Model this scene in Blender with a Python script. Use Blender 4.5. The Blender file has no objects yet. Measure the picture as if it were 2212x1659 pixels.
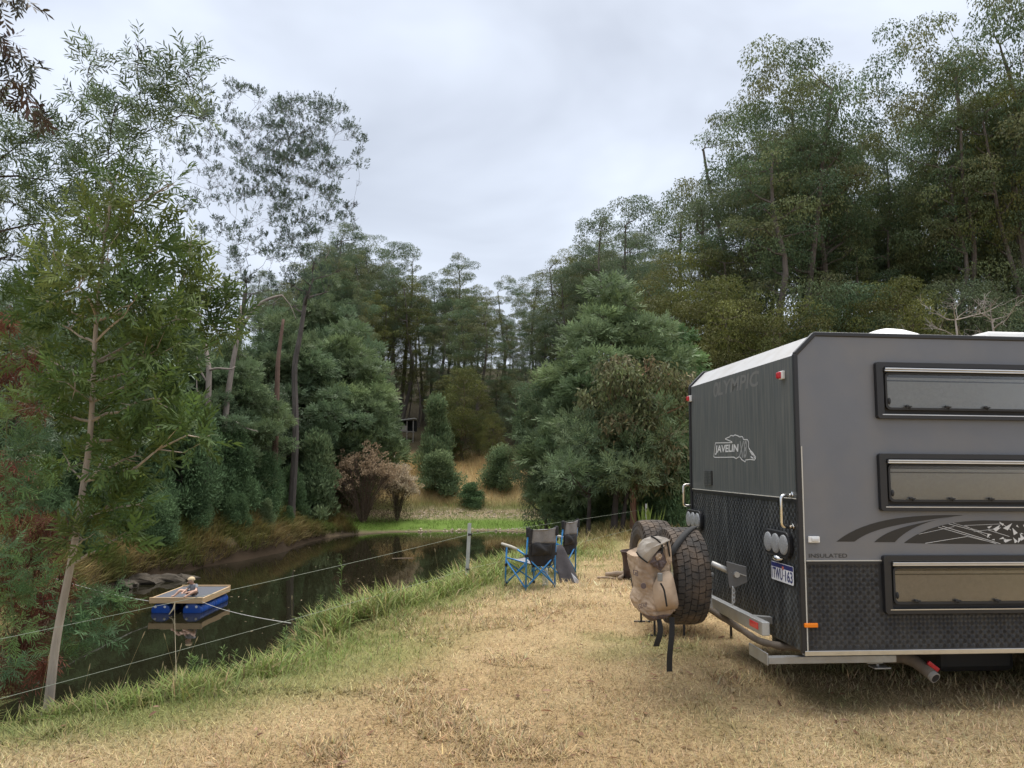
import bpy, bmesh, math, random
import numpy as np
from mathutils import Vector, Matrix

# ------------------------------------------------------------------ camera, sky, sun, exposure
scene = bpy.context.scene
COL = scene.collection
R = math.radians
F, CX, CY, CAMH = 1660.0, 1106.0, 829.5, 1.75          # focal length / centre in a 2212 x 1659 frame
PITCH = R(5.97)
cam_d = bpy.data.cameras.new('camera')
cam_d.sensor_width = 36.0
cam_d.lens = 36.0 * F / 2212.0
cam_d.clip_start, cam_d.clip_end = 0.05, 2000.0
cam = bpy.data.objects.new('camera', cam_d)
COL.objects.link(cam)
cam.location = (0, 0, CAMH)
cam.rotation_euler = (R(90) + PITCH, 0, 0)
scene.camera = cam

SUN_EL, SUN_AZ = R(72), R(20)                            # azimuth from +Y towards +X
world = bpy.data.worlds.new('World')
scene.world = world
world.use_nodes = True
wn, wl = world.node_tree.nodes, world.node_tree.links
wn.clear()
w_out = wn.new('ShaderNodeOutputWorld')
w_bg = wn.new('ShaderNodeBackground')
w_bg.inputs['Strength'].default_value = 0.1
w_sky = wn.new('ShaderNodeTexSky')
w_sky.sky_type = 'NISHITA'
w_sky.sun_disc = False
w_sky.sun_elevation = SUN_EL
w_sky.sun_rotation = SUN_AZ
w_sky.dust_density = 3.0
w_tc = wn.new('ShaderNodeTexCoord')
w_map = wn.new('ShaderNodeMapping')
w_map.inputs['Scale'].default_value = (1.6, 1.6, 3.0)
w_map.inputs['Rotation'].default_value = (R(14), R(-22), R(20))
w_n1 = wn.new('ShaderNodeTexNoise')
w_n1.inputs['Scale'].default_value = 1.5
w_n1.inputs['Detail'].default_value = 4.5
w_n1.inputs['Roughness'].default_value = 0.5
w_n1.inputs['Distortion'].default_value = 0.4
w_ramp = wn.new('ShaderNodeValToRGB')
w_ramp.color_ramp.elements[0].position = 0.33
w_ramp.color_ramp.elements[0].color = (0.180, 0.195, 0.222, 1)
w_ramp.color_ramp.elements[1].position = 0.62
w_ramp.color_ramp.elements[1].color = (0.268, 0.289, 0.326, 1)
w_mul = wn.new('ShaderNodeVectorMath')
w_mul.operation = 'SCALE'
w_mul.inputs['Scale'].default_value = 10.0
w_mix = wn.new('ShaderNodeMix')
w_mix.data_type = 'RGBA'
w_mix.inputs['Factor'].default_value = 0.92
wl.new(w_tc.outputs['Generated'], w_map.inputs['Vector'])
wl.new(w_map.outputs['Vector'], w_n1.inputs['Vector'])
wl.new(w_n1.outputs['Fac'], w_ramp.inputs['Fac'])
wl.new(w_ramp.outputs['Color'], w_mul.inputs[0])
wl.new(w_sky.outputs['Color'], w_mix.inputs['A'])
wl.new(w_mul.outputs['Vector'], w_mix.inputs['B'])
wl.new(w_mix.outputs['Result'], w_bg.inputs['Color'])
wl.new(w_bg.outputs['Background'], w_out.inputs['Surface'])

sun_d = bpy.data.lights.new('sun', 'SUN')
sun_d.energy = 1.5
sun_d.angle = R(80)
sun_d.color = (1.0, 0.96, 0.9)
sun = bpy.data.objects.new('sun', sun_d)
COL.objects.link(sun)
_sd = Vector((math.cos(SUN_EL) * math.sin(SUN_AZ), math.cos(SUN_EL) * math.cos(SUN_AZ), math.sin(SUN_EL)))
sun.rotation_euler = _sd.to_track_quat('Z', 'Y').to_euler()

vs = scene.view_settings
vs.view_transform = 'Standard'
vs.look = 'None'
vs.gamma = 1.0
vs.use_curve_mapping = False
vs.exposure = 1.76
scene.cycles.max_bounces = 8
scene.cycles.diffuse_bounces = 3
scene.cycles.glossy_bounces = 3
scene.cycles.transmission_bounces = 5
scene.cycles.transparent_max_bounces = 8
scene.cycles.use_denoising = True

# ------------------------------------------------------------------ pixel -> place helpers
def ray(px, py):
    a, b = (px - CX) / F, -(py - CY) / F
    return np.array([a, math.cos(PITCH) - b * math.sin(PITCH), math.sin(PITCH) + b * math.cos(PITCH)])
CAMP = np.array([0, 0, CAMH])
def on_z(px, py, z):
    r = ray(px, py)
    return CAMP + r * (z - CAMH) / r[2]
def at_y(px, py, y):
    r = ray(px, py)
    return CAMP + r * y / r[1]

# ------------------------------------------------------------------ object helpers
def tag(o, label=None, cat=None, group=None, kind=None):
    if label: o['label'] = label
    if cat: o['category'] = cat
    if group: o['group'] = group
    if kind: o['kind'] = kind
    return o
def thing(name, label, cat, loc=(0, 0, 0), rz=0.0, group=None):
    o = bpy.data.objects.new(name, None)
    o.empty_display_size = 0.2
    COL.objects.link(o)
    o.location = loc
    o.rotation_euler = (0, 0, rz)
    return tag(o, label, cat, group)
def link(name, me, parent=None, mat=None, smooth=False):
    o = bpy.data.objects.new(name, me)
    COL.objects.link(o)
    if mat is not None and len(me.materials) == 0:
        me.materials.append(mat)
    if parent is not None:
        o.parent = parent
    if smooth:
        me.polygons.foreach_set('use_smooth', np.ones(len(me.polygons), dtype=bool))
    return o
def copy_tree(o, parent=None):
    c = o.copy()
    COL.objects.link(c)
    c.parent = parent
    for ch in list(o.children):
        copy_tree(ch, c)
    return c

class Geo:
    """collects vertices, faces and an optional tint; one Geo = one mesh"""
    def __init__(s):
        s.v, s.f, s.c, s.n = [], [], [], 0
    def add(s, V, Fc, C=None):
        V = np.asarray(V, dtype=np.float32).reshape(-1, 3)
        if C is None: C = (1, 1, 1)
        C = np.asarray(C, dtype=np.float32)
        if C.ndim == 1: C = np.tile(C, (len(V), 1))
        s.v.append(V); s.c.append(C)
        if isinstance(Fc, np.ndarray):
            s.f.append(Fc.astype(np.int32) + s.n)
        else:
            by = {}
            for q in Fc: by.setdefault(len(q), []).append(q)
            for q in by.values(): s.f.append(np.array(q, dtype=np.int32) + s.n)
        s.n += len(V)
        return s
    def box(s, c, d, rot=None, C=None):
        """box with centre c and full sizes d, rot = 3x3 matrix"""
        h = np.array(d) / 2.0
        P = np.array([[x, y, z] for z in (-1, 1) for y in (-1, 1) for x in (-1, 1)]) * h
        if rot is not None: P = P @ np.array(rot).T
        return s.add(P + np.array(c), [(0, 2, 3, 1), (4, 5, 7, 6), (0, 1, 5, 4), (2, 6, 7, 3), (0, 4, 6, 2), (1, 3, 7, 5)], C)
    def bar(s, a, b, w, h, up=(0, 0, 1), C=None):
        a, b = np.array(a, float), np.array(b, float)
        d = b - a; L = np.linalg.norm(d); d = d / L
        sd = np.cross(d, np.array(up, float)); sd /= np.linalg.norm(sd)
        u = np.cross(sd, d)
        return s.box((a + b) / 2, (L, w, h), np.stack([d, sd, u], 1), C)
    def tube(s, pts, rad, n=6, C=None, cap=True):
        pts = np.asarray(pts, float); k = len(pts)
        rad = np.full(k, rad, float) if np.isscalar(rad) else np.asarray(rad, float)
        T = np.gradient(pts, axis=0); T /= np.linalg.norm(T, axis=1)[:, None] + 1e-12
        ref = np.array([0, 0, 1.0]) if abs(T[0][2]) < 0.9 else np.array([1.0, 0, 0])
        A = np.cross(T[0], ref); A /= np.linalg.norm(A)
        V = []; an = np.arange(n) * 2 * math.pi / n
        for i in range(k):
            A = A - T[i] * np.dot(A, T[i]); A /= np.linalg.norm(A) + 1e-12
            B = np.cross(T[i], A)
            V.append(pts[i] + rad[i] * (np.cos(an)[:, None] * A + np.sin(an)[:, None] * B))
        V = np.concatenate(V)
        i = np.arange(k - 1)[:, None] * n; j = np.arange(n)[None, :]; j2 = (j + 1) % n
        Q = np.stack([i + j, i + j2, i + n + j2, i + n + j], -1).reshape(-1, 4)
        if C is not None and np.asarray(C).ndim == 2: C = np.repeat(np.asarray(C), n, 0)
        s.add(V, Q, C)
        if cap:
            s.f.append((np.arange(n)[::-1][None, :] + s.n - len(V)).astype(np.int32))
            s.f.append((np.arange(n)[None, :] + s.n - n).astype(np.int32))
        return s
    def lathe(s, prof, n=24, C=None, M=None):
        """profile [(r, z)...] turned round z; M = 4x4"""
        an = np.arange(n) * 2 * math.pi / n
        V = np.concatenate([np.stack([r * np.cos(an), r * np.sin(an), np.full(n, z)], 1) for r, z in prof])
        if M is not None:
            M = np.array(M); V = V @ M[:3, :3].T + M[:3, 3]
        k = len(prof)
        i = np.arange(k - 1)[:, None] * n; j = np.arange(n)[None, :]; j2 = (j + 1) % n
        return s.add(V, np.stack([i + j, i + j2, i + n + j2, i + n + j], -1).reshape(-1, 4), C)
    def prism(s, poly, axis_o, ax, ay, an, t, C=None):
        """polygon in the plane (ax, ay) at axis_o, extruded by t along an"""
        o, ax, ay, an = [np.array(q, float) for q in (axis_o, ax, ay, an)]
        B = np.array([o + ax * p[0] + ay * p[1] for p in poly]); k = len(B)
        fs = [tuple(range(k))[::-1], tuple(range(k, 2 * k))] + [(i, (i + 1) % k, (i + 1) % k + k, i + k) for i in range(k)]
        return s.add(np.concatenate([B, B + an * t]), fs, C)
    def mesh(s, name, tint=False):
        if not s.v: return None
        me = bpy.data.meshes.new(name)
        V = np.concatenate(s.v)
        me.vertices.add(len(V)); me.vertices.foreach_set('co', V.ravel())
        idx = np.concatenate([q.ravel() for q in s.f])
        tot = np.concatenate([np.full(len(q), q.shape[1]) for q in s.f])
        st = np.concatenate([[0], np.cumsum(tot)[:-1]])
        me.loops.add(len(idx)); me.loops.foreach_set('vertex_index', idx.astype(np.int32))
        me.polygons.add(len(tot)); me.polygons.foreach_set('loop_start', st.astype(np.int32))
        me.polygons.foreach_set('use_smooth', np.zeros(len(tot), dtype=bool))
        if tint:
            a = me.attributes.new('tint', 'FLOAT_COLOR', 'POINT')
            c = np.concatenate(s.c)
            a.data.foreach_set('color', np.concatenate([c, np.ones((len(c), 1), np.float32)], 1).astype(np.float32).ravel())
        me.update(calc_edges=True)
        return me
    def obj(s, name, mat, parent=None, smooth=False, tint=False, bevel=0.0, seg=2, loc=None):
        me = s.mesh(name, tint)
        if not tint and len(me.polygons) < 4000:
            b = bmesh.new(); b.from_mesh(me); bmesh.ops.recalc_face_normals(b, faces=b.faces[:]); b.to_mesh(me); b.free()
        o = link(name, me, parent, mat, smooth)
        if bevel:
            m = o.modifiers.new('bevel', 'BEVEL'); m.width = bevel; m.segments = seg; m.limit_method = 'ANGLE'
        if loc is not None: o.location = loc
        return o

# ------------------------------------------------------------------ materials
MATS = {}
def mat(name, base, rough=0.5, metal=0.0, var=0.0, scale=6.0, bump=0.0, bscale=None, spec=0.5, stretch=None, tint=False, transl=0.0, sheen=0.0, coat=0.0, dirt=None):
    """principled material; var = brightness variation, dirt = (colour, amount, scale)"""
    if name in MATS: return MATS[name]
    m = bpy.data.materials.new(name); m.use_nodes = True
    N, L = m.node_tree.nodes, m.node_tree.links
    b = N['Principled BSDF']
    b.inputs['Roughness'].default_value = rough
    b.inputs['Metallic'].default_value = metal
    b.inputs['Specular IOR Level'].default_value = spec
    b.inputs['Coat Weight'].default_value = coat
    b.inputs['Base Color'].default_value = (*base, 1)
    tc = N.new('ShaderNodeTexCoord'); mp = N.new('ShaderNodeMapping')
    L.new(tc.outputs['Object'], mp.inputs['Vector'])
    if stretch: mp.inputs['Scale'].default_value = stretch
    src = None
    if tint:
        at = N.new('ShaderNodeAttribute'); at.attribute_name = 'tint'; src = at.outputs['Color']
    if var:
        nz = N.new('ShaderNodeTexNoise'); nz.inputs['Scale'].default_value = scale; nz.inputs['Detail'].default_value = 6
        nz.inputs['Roughness'].default_value = 0.65
        L.new(mp.outputs['Vector'], nz.inputs['Vector'])
        mr = N.new('ShaderNodeMapRange'); mr.inputs['From Min'].default_value = 0.25; mr.inputs['From Max'].default_value = 0.75
        mr.inputs['To Min'].default_value = 1 - var; mr.inputs['To Max'].default_value = 1 + var
        L.new(nz.outputs['Fac'], mr.inputs['Value'])
        mx = N.new('ShaderNodeVectorMath'); mx.operation = 'SCALE'
        if src is not None: L.new(src, mx.inputs[0])
        else: mx.inputs[0].default_value = base
        L.new(mr.outputs['Result'], mx.inputs['Scale'])
        src = mx.outputs['Vector']
    if dirt:
        dn = N.new('ShaderNodeTexNoise'); dn.inputs['Scale'].default_value = dirt[2]; dn.inputs['Detail'].default_value = 8
        L.new(mp.outputs['Vector'], dn.inputs['Vector'])
        dr = N.new('ShaderNodeMapRange'); dr.inputs['From Min'].default_value = 0.42; dr.inputs['From Max'].default_value = 0.72
        dr.inputs['To Max'].default_value = dirt[1]
        L.new(dn.outputs['Fac'], dr.inputs['Value'])
        dm = N.new('ShaderNodeMix'); dm.data_type = 'RGBA'
        L.new(dr.outputs['Result'], dm.inputs['Factor'])
        if src is not None: L.new(src, dm.inputs['A'])
        else: dm.inputs['A'].default_value = (*base, 1)
        dm.inputs['B'].default_value = (*dirt[0], 1)
        src = dm.outputs['Result']
    if src is not None: L.new(src, b.inputs['Base Color'])
    if bump:
        bn = N.new('ShaderNodeTexNoise'); bn.inputs['Scale'].default_value = bscale or scale * 3; bn.inputs['Detail'].default_value = 6
        L.new(mp.outputs['Vector'], bn.inputs['Vector'])
        bp = N.new('ShaderNodeBump'); bp.inputs['Strength'].default_value = bump; bp.inputs['Distance'].default_value = 0.02
        L.new(bn.outputs['Fac'], bp.inputs['Height'])
        L.new(bp.outputs['Normal'], b.inputs['Normal'])
    if transl:
        tr = N.new('ShaderNodeBsdfTranslucent'); ms = N.new('ShaderNodeMixShader'); ms.inputs['Fac'].default_value = transl
        if src is not None: L.new(src, tr.inputs['Color'])
        else: tr.inputs['Color'].default_value = (*base, 1)
        L.new(b.outputs['BSDF'], ms.inputs[1]); L.new(tr.outputs['BSDF'], ms.inputs[2])
        L.new(ms.outputs['Shader'], N['Material Output'].inputs['Surface'])
    MATS[name] = m
    return m

def vnoise(x, y, s, seed=0):
    """smooth value noise 0..1 on arrays"""
    x = np.asarray(x, float) / s + 1000.0; y = np.asarray(y, float) / s + 1000.0
    xi, yi = np.floor(x).astype(np.int64), np.floor(y).astype(np.int64)
    fx, fy = x - xi, y - yi
    fx, fy = fx * fx * (3 - 2 * fx), fy * fy * (3 - 2 * fy)
    def hsh(a, b):
        h = (a * 374761393 + b * 668265263 + seed * 1442695041) & 0x7fffffff
        h = ((h ^ (h >> 13)) * 1274126177) & 0x7fffffff
        return ((h ^ (h >> 16)) & 0xffff) / 65535.0
    return (hsh(xi, yi) * (1 - fx) + hsh(xi + 1, yi) * fx) * (1 - fy) + (hsh(xi, yi + 1) * (1 - fx) + hsh(xi + 1, yi + 1) * fx) * fy
def fbm(x, y, s, seed=0):
    return (vnoise(x, y, s, seed) + .5 * vnoise(x, y, s / 2.1, seed + 1) + .25 * vnoise(x, y, s / 4.3, seed + 2)) / 1.75
def sstep(a, b, x):
    t = np.clip((np.asarray(x, float) - a) / (b - a), 0, 1)
    return t * t * (3 - 2 * t)

# ------------------------------------------------------------------ terrain
WATER = -2.0
# waterline of the pond in metres, (x, y, side): side 0 = near bank, 1 = left bank, 2 = far end
_crest = np.array([on_z(px, py, 0)[:2] for px, py in ((40, 1492), (120, 1478), (230, 1470), (356, 1470), (440, 1440), (515, 1400), (581, 1360), (731, 1318), (867, 1287), (1008, 1245), (1100, 1213), (1190, 1192))])
_cd = np.gradient(_crest, axis=0); _cd /= np.linalg.norm(_cd, axis=1)[:, None]
_near = _crest + np.stack([-_cd[:, 1], _cd[:, 0]], 1) * 1.75
_far = [tuple(on_z(px, py, WATER)[:2]) + (s,) for px, py, s in ((1205, 1156, 1.6), (1170, 1150, 2), (1050, 1147, 2), (850, 1150, 2), (730, 1157, 1.6), (665, 1172, 1), (600, 1195, 1), (450, 1224, 1), (300, 1258, 1), (235, 1278, 1), (130, 1325, 1))]
POND = np.array([(x, y, 0.0) for x, y in _near] + [(-.1, 18.5, 0.0), (.5, 23, .1), (1.2, 29, .4), (2.0, 36, .9)] + _far + [(-10.4, 16.5, 1), (-8.6, 13, .8), (-6.9, 10.4, .3), (-5.6, 8.4, 0)])
def pond_d(x, y):
    """signed distance to the waterline (+ outside) and the side value there"""
    x = np.asarray(x, float); y = np.asarray(y, float)
    best = np.full(x.shape, 1e9); side = np.zeros(x.shape); ins = np.zeros(x.shape, bool)
    k = len(POND)
    for i in range(k):
        ax, ay, sa = POND[i]; bx, by, sb = POND[(i + 1) % k]
        dx, dy = bx - ax, by - ay
        t = np.clip(((x - ax) * dx + (y - ay) * dy) / (dx * dx + dy * dy), 0, 1)
        d = np.hypot(x - ax - t * dx, y - ay - t * dy)
        m = d < best
        best = np.where(m, d, best); side = np.where(m, sa + (sb - sa) * t, side)
        c = ((ay > y) != (by > y))
        with np.errstate(divide='ignore', invalid='ignore'):
            xc = ax + (y - ay) * dx / (dy if dy != 0 else 1e-9)
        ins ^= c & (x < xc)
    return np.where(ins, -best, best), side
def height(x, y):
    x = np.asarray(x, float); y = np.asarray(y, float)
    d, s = pond_d(x, y)
    d = d + (fbm(x, y, 1.3, 5) - .5) * .5 * sstep(0, 1, s)
    n = np.interp(d, [-3, 0, .6, 1.6, 2.4], [-2.9, -2.03, -1.3, -.16, 0])
    l = np.interp(d, [-3, 0, .35, 1.3, 2.2, 5, 12], [-2.9, -2.03, -1.45, -.9, -.3, .3, .8])
    f = np.interp(d, [-4, 0, 1.0, 4, 7, 12, 20], [-2.9, -2.02, -1.85, -1.5, -1.1, .6, 1.75])
    wl_ = 1 - np.abs(np.clip(s, 0, 2) - 1); wn_ = np.clip(1 - s, 0, 1); wf = np.clip(s - 1, 0, 1)
    h = n * wn_ + l * wl_ + f * wf
    h = h + np.where(d > 2, (fbm(x, y, 3.0, 9) - .5) * .10, 0) * sstep(2, 4, d)
    rise = sstep(44, 64, y) * 1.75
    h = np.where(h > rise * .98, h, h * (1 - sstep(9, 22, d)) + rise * sstep(9, 22, d))
    hill = np.interp(y + 4 * (fbm(x, y, 30, 3) - .5), [62, 70, 100, 118, 170], [0, 2.6, 12.5, 14.5, 11])
    right = sstep(8, 40, x) * np.interp(y, [20, 60], [0, 1.5])
    return h + hill + right * (1 - sstep(60, 80, y))
def hz(x, y):
    return float(height(np.array([x]), np.array([y]))[0])

def axis(segs):
    out = [segs[0][0]]
    for a, b, st in segs:
        n = max(1, int(round((b - a) / st)))
        out += [a + (b - a) * (i + 1) / n for i in range(n)]
    return np.array(out)
gx = axis([(-420, -60, 24), (-60, -20, 2.0), (-20, 8, .25), (8, 40, 1.0), (40, 420, 24)])
gy = axis([(-200, -10, 15), (-10, 4, .7), (4, 26, .25), (26, 66, .45), (66, 130, 2.0), (130, 620, 35)])
GX, GY = np.meshgrid(gx, gy)
GZ = height(GX.ravel(), GY.ravel())
_nx = len(gx)
_i, _j = np.meshgrid(np.arange(len(gy) - 1), np.arange(_nx - 1), indexing='ij')
_q = np.stack([_i * _nx + _j, _i * _nx + _j + 1, (_i + 1) * _nx + _j + 1, (_i + 1) * _nx + _j], -1).reshape(-1, 4)

STRAW = np.array((.455, .355, .203)); STRAW2 = np.array((.355, .262, .141)); LAWNG = np.array((.20, .205, .08)); GREEN = np.array((.15, .175, .05))
LIME = np.array((.13, .20, .04)); FIELD = np.array((.50, .38, .19)); SOIL = np.array((.10, .07, .045)); FLOOR = np.array((.05, .042, .025)); PEB = np.array((.33, .25, .17))
def mixc(a, b, t):
    return a * (1 - t[:, None]) + b * t[:, None]
def lawn_col(x, y):
    """colour of the ground cover in metres"""
    d, s = pond_d(x, y)
    n1 = fbm(x, y, 1.1, 21); n2 = fbm(x, y, .45, 22); n3 = fbm(x, y, 3.2, 23)
    c = mixc(np.tile(STRAW, (len(x), 1)), STRAW2, sstep(.40, .66, n3 * .6 + n2 * .4))
    g = sstep(.53, .70, n1 * .55 + n2 * .45) * .65
    c = mixc(c, LAWNG, g)
    near = 1 - sstep(1.9, 3.4, d + (n1 - .5) * 1.6)
    near = near * sstep(.3, .1, s - .1)
    c = mixc(c, mixc(np.tile(GREEN, (len(x), 1)), LAWNG * 1.25, n2), near)
    lt = sstep(.2, .7, s) * (1 - sstep(1.3, 1.7, s))
    lc = mixc(np.tile(np.array((.13, .11, .045)), (len(x), 1)), np.array((.08, .10, .035)), n1)
    lc = mixc(lc, SOIL * .6, 1 - sstep(.3, 1.1, d))
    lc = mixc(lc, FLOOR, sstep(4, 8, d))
    c = mixc(c, lc, lt)
    ft = sstep(1.2, 1.7, s)
    fc = np.tile(LIME, (len(x), 1))
    fc = mixc(fc, PEB, sstep(3.2, 4.6, d + (n3 - .5) * 3))
    fc = mixc(fc, np.array((.14, .16, .05)), sstep(5.6, 7.5, d + (n1 - .5) * 3))
    fc = mixc(fc, FIELD, sstep(7.2, 9.2, d + (n3 - .5) * 2))
    fc = mixc(fc, PEB * .6, 1 - sstep(.2, .7, d))
    c = mixc(c, fc, ft)
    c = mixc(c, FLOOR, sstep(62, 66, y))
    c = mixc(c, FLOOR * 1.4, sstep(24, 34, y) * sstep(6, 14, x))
    c = mixc(c, SOIL * .35, sstep(WATER + .05, WATER - .1, height(x, y)))
    return c
_gc = lawn_col(GX.ravel(), GY.ravel())
_gd, _gs = pond_d(GX.ravel(), GY.ravel())
_gc = mixc(_gc, _gc * np.array((.82, .78, .74)), ((_gs < .4) & (_gd > 1.2)).astype(float))   # thatch under the mown blades
_g = Geo(); _g.add(np.stack([GX.ravel(), GY.ravel(), GZ], 1), _q, _gc)
M_ground = mat('ground_soil_and_thatch', (.3, .2, .1), rough=.95, spec=.1, tint=True, var=.5, scale=38, bump=.6, bscale=90)
ground = _g.obj('ground', M_ground, smooth=True, tint=True)
tag(ground, kind='structure', label='dry mown lawn sloping down to a creek pond')

# water
M_water = bpy.data.materials.new('pond_water'); M_water.use_nodes = True
_N, _L = M_water.node_tree.nodes, M_water.node_tree.links
_b = _N['Principled BSDF']
_b.inputs['Base Color'].default_value = (.012, .011, .006, 1)
_b.inputs['Roughness'].default_value = .03
_b.inputs['IOR'].default_value = 1.33
_tc = _N.new('ShaderNodeTexCoord'); _mp = _N.new('ShaderNodeMapping'); _mp.inputs['Scale'].default_value = (1.2, .5, 1)
_n = _N.new('ShaderNodeTexNoise'); _n.inputs['Scale'].default_value = 2.2; _n.inputs['Detail'].default_value = 3
_bp = _N.new('ShaderNodeBump'); _bp.inputs['Strength'].default_value = .06; _bp.inputs['Distance'].default_value = .05
_L.new(_tc.outputs['Object'], _mp.inputs['Vector']); _L.new(_mp.outputs['Vector'], _n.inputs['Vector'])
_L.new(_n.outputs['Fac'], _bp.inputs['Height']); _L.new(_bp.outputs['Normal'], _b.inputs['Normal'])
_w = Geo().add([(-24, -8, WATER), (9, -8, WATER), (9, 48, WATER), (-24, 48, WATER)], [(0, 1, 2, 3)])
water = _w.obj('water', M_water)
tag(water, kind='structure', label='dark still pond water reflecting the banks')
# ------------------------------------------------------------------ caravan
_yaw = R(5.1)
VB = 0.4494
_V0 = at_y(1738, 1410, 5.5)
VU = np.array([math.cos(_yaw), math.sin(_yaw), -.008]); VU /= np.linalg.norm(VU)
VV = np.array([-math.sin(_yaw), math.cos(_yaw), 0.0]); VW = np.cross(VU, VV)
_V0 = _V0 - VW * VB
VL, VWD = 5.2, 2.39
van = thing('caravan', 'dark grey off-road caravan with three stacked side windows parked on the lawn', 'caravan')
van.matrix_world = Matrix(((VU[0], VV[0], VW[0], _V0[0]), (VU[1], VV[1], VW[1], _V0[1]), (VU[2], VV[2], VW[2], _V0[2]), (0, 0, 0, 1)))
def _isect(px, py, n):
    r = ray(px, py); t = np.dot(_V0 - CAMP, n) / np.dot(r, n); p = CAMP + r * t - _V0
    return p @ VU, p @ VV, p @ VW
def sideP(x, y):                      # points read in the big caravan crop -> (u, w) on the side
    q = _isect(1440 + .34895 * x, 691.2 + .34895 * y, VV); return q[0], q[2]
def rearP(x, y):                      # same crop -> (v, w) on the rear wall
    q = _isect(1440 + .34895 * x, 691.2 + .34895 * y, VU); return q[1], q[2]
def rear8(x, y):
    q = _isect(1526.5 + .3125 * x, 691.2 + .3125 * y, VU); return q[1], q[2]
def vanP(px, py, v):                  # pixel -> van coordinates on the vertical plane at depth v
    r = ray(px, py); o = _V0 + VV * v; t = np.dot(o - CAMP, VV) / np.dot(r, VV); p = CAMP + r * t - _V0
    return np.array([p @ VU, p @ VV, p @ VW])

M_side = mat('van_side_grey', (.138, .145, .163), rough=.42, var=.06, scale=2.5, bump=.02, bscale=40, coat=.1, dirt=((.21, .19, .165), .45, 2.2))
M_rear = mat('van_rear_charcoal', (.072, .08, .08), rough=.5, var=.22, scale=5, stretch=(1, 9, .5), dirt=((.19, .185, .165), .5, 4.0))
M_plate = mat('van_chequer_black', (.022, .023, .026), rough=.42, var=.2, scale=4, dirt=((.09, .085, .075), .45, 5.0))
M_plate_r = mat('van_rear_chequer', (.02, .022, .024), rough=.45, var=.3, scale=7, stretch=(1, 5, .6), dirt=((.10, .105, .10), .75, 3.0))
M_trimb = mat('van_black_trim', (.016, .016, .018), rough=.4, var=.1)
M_bevel = mat('van_pale_grey_skin', (.42, .42, .42), rough=.5, var=.08, scale=3, dirt=((.25, .22, .18), .4, 6.0))
M_roof = mat('van_roof_white', (.7, .7, .69), rough=.5, var=.05, scale=3)
M_alu = mat('aluminium', (.62, .62, .62), rough=.32, metal=1.0, var=.08, scale=14)
M_galv = mat('galvanised_steel', (.42, .43, .43), rough=.5, metal=.7, var=.18, scale=18, dirt=((.25, .2, .15), .4, 9))
M_chrome = mat('chromed_tube', (.72, .72, .72), rough=.14, metal=1.0, dirt=((.45, .33, .16), .5, 7))
M_rubber = mat('black_rubber', (.02, .02, .021), rough=.65, var=.2)
M_white = mat('white_plastic', (.75, .74, .72), rough=.4, var=.04)
M_cream = mat('sealant', (.55, .53, .47), rough=.6)
M_red = mat('red_lens', (.5, .02, .03), rough=.2, var=.1, scale=40)
M_orange = mat('orange_lens', (.85, .22, .01), rough=.25, var=.08, scale=40)
M_lens = mat('frosted_lens', (.27, .275, .28), rough=.3, var=.25, scale=90, bump=.3, bscale=160)
M_decal = mat('decal_black', (.018, .017, .017), rough=.35)
M_decal_w = mat('decal_white', (.62, .62, .62), rough=.4)
M_ghost = mat('decal_faded', (.15, .15, .145), rough=.5, var=.12, scale=12)
M_grey8 = mat('decal_grey', (.26, .265, .265), rough=.45)
M_blue_txt = mat('number_plate_blue', (.02, .025, .13), rough=.4)
M_numwhite = mat('number_plate_white', (.72, .73, .75), rough=.35, var=.06, scale=20, dirt=((.4, .35, .28), .3, 9))
M_pipe = mat('dusty_pipe', (.16, .13, .10), rough=.8, var=.25, scale=14)

def van_prism(poly_uw, v0, v1, name, m, bevel=0.0):
    g = Geo(); g.prism(poly_uw, (0, v0, 0), (1, 0, 0), (0, 0, 1), (0, 1, 0), v1 - v0)
    return g.obj(name, m, van, bevel=bevel)
PW = VB + 2.09; TW = VB + 2.24; BV = .15; SEAM = VB + .6215; RSEAM = VB + 1.052
core = [(.012, VB + .012), (.012, PW), (BV + .005, TW - .012), (VL - .5, TW - .012), (VL - .012, TW - .5), (VL - .012, VB + .012)]
van_prism(core, .014, VWD - .014, 'inner_shell', M_rubber)
van_prism([(.0, SEAM), (.0, PW), (BV, TW), (VL - .5, TW), (VL, TW - .5), (VL, SEAM)], 0, .012, 'side_wall', M_side)
van_prism([(.0, VB), (.0, PW), (BV, TW), (VL - .5, TW), (VL, TW - .5), (VL, VB)], VWD - .012, VWD, 'side_wall', M_side)
van_prism([(.0, VB), (.0, SEAM), (VL, SEAM), (VL, VB)], .002, .012, 'lower_side_plate', M_plate)
van_prism([(0, RSEAM), (0, PW), (.011, PW), (.011, RSEAM)], .014, VWD - .014, 'rear_wall', M_rear)
van_prism([(.002, VB), (.002, RSEAM), (.011, RSEAM), (.011, VB)], .014, VWD - .014, 'lower_rear_plate', M_plate_r)
van_prism([(0, PW), (BV, TW), (BV + .007, TW - .008), (.008, PW - .003)], .014, VWD - .014, 'rear_bevel_panel', M_bevel)
van_prism([(BV, TW), (VL - .5, TW), (VL - .5, TW - .01), (BV, TW - .01)], .014, VWD - .014, 'roof', M_roof)
van_prism([(VL, VB), (VL, TW - .5), (VL - .01, TW - .5), (VL - .01, VB)], .014, VWD - .014, 'front_wall', M_side)
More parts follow.
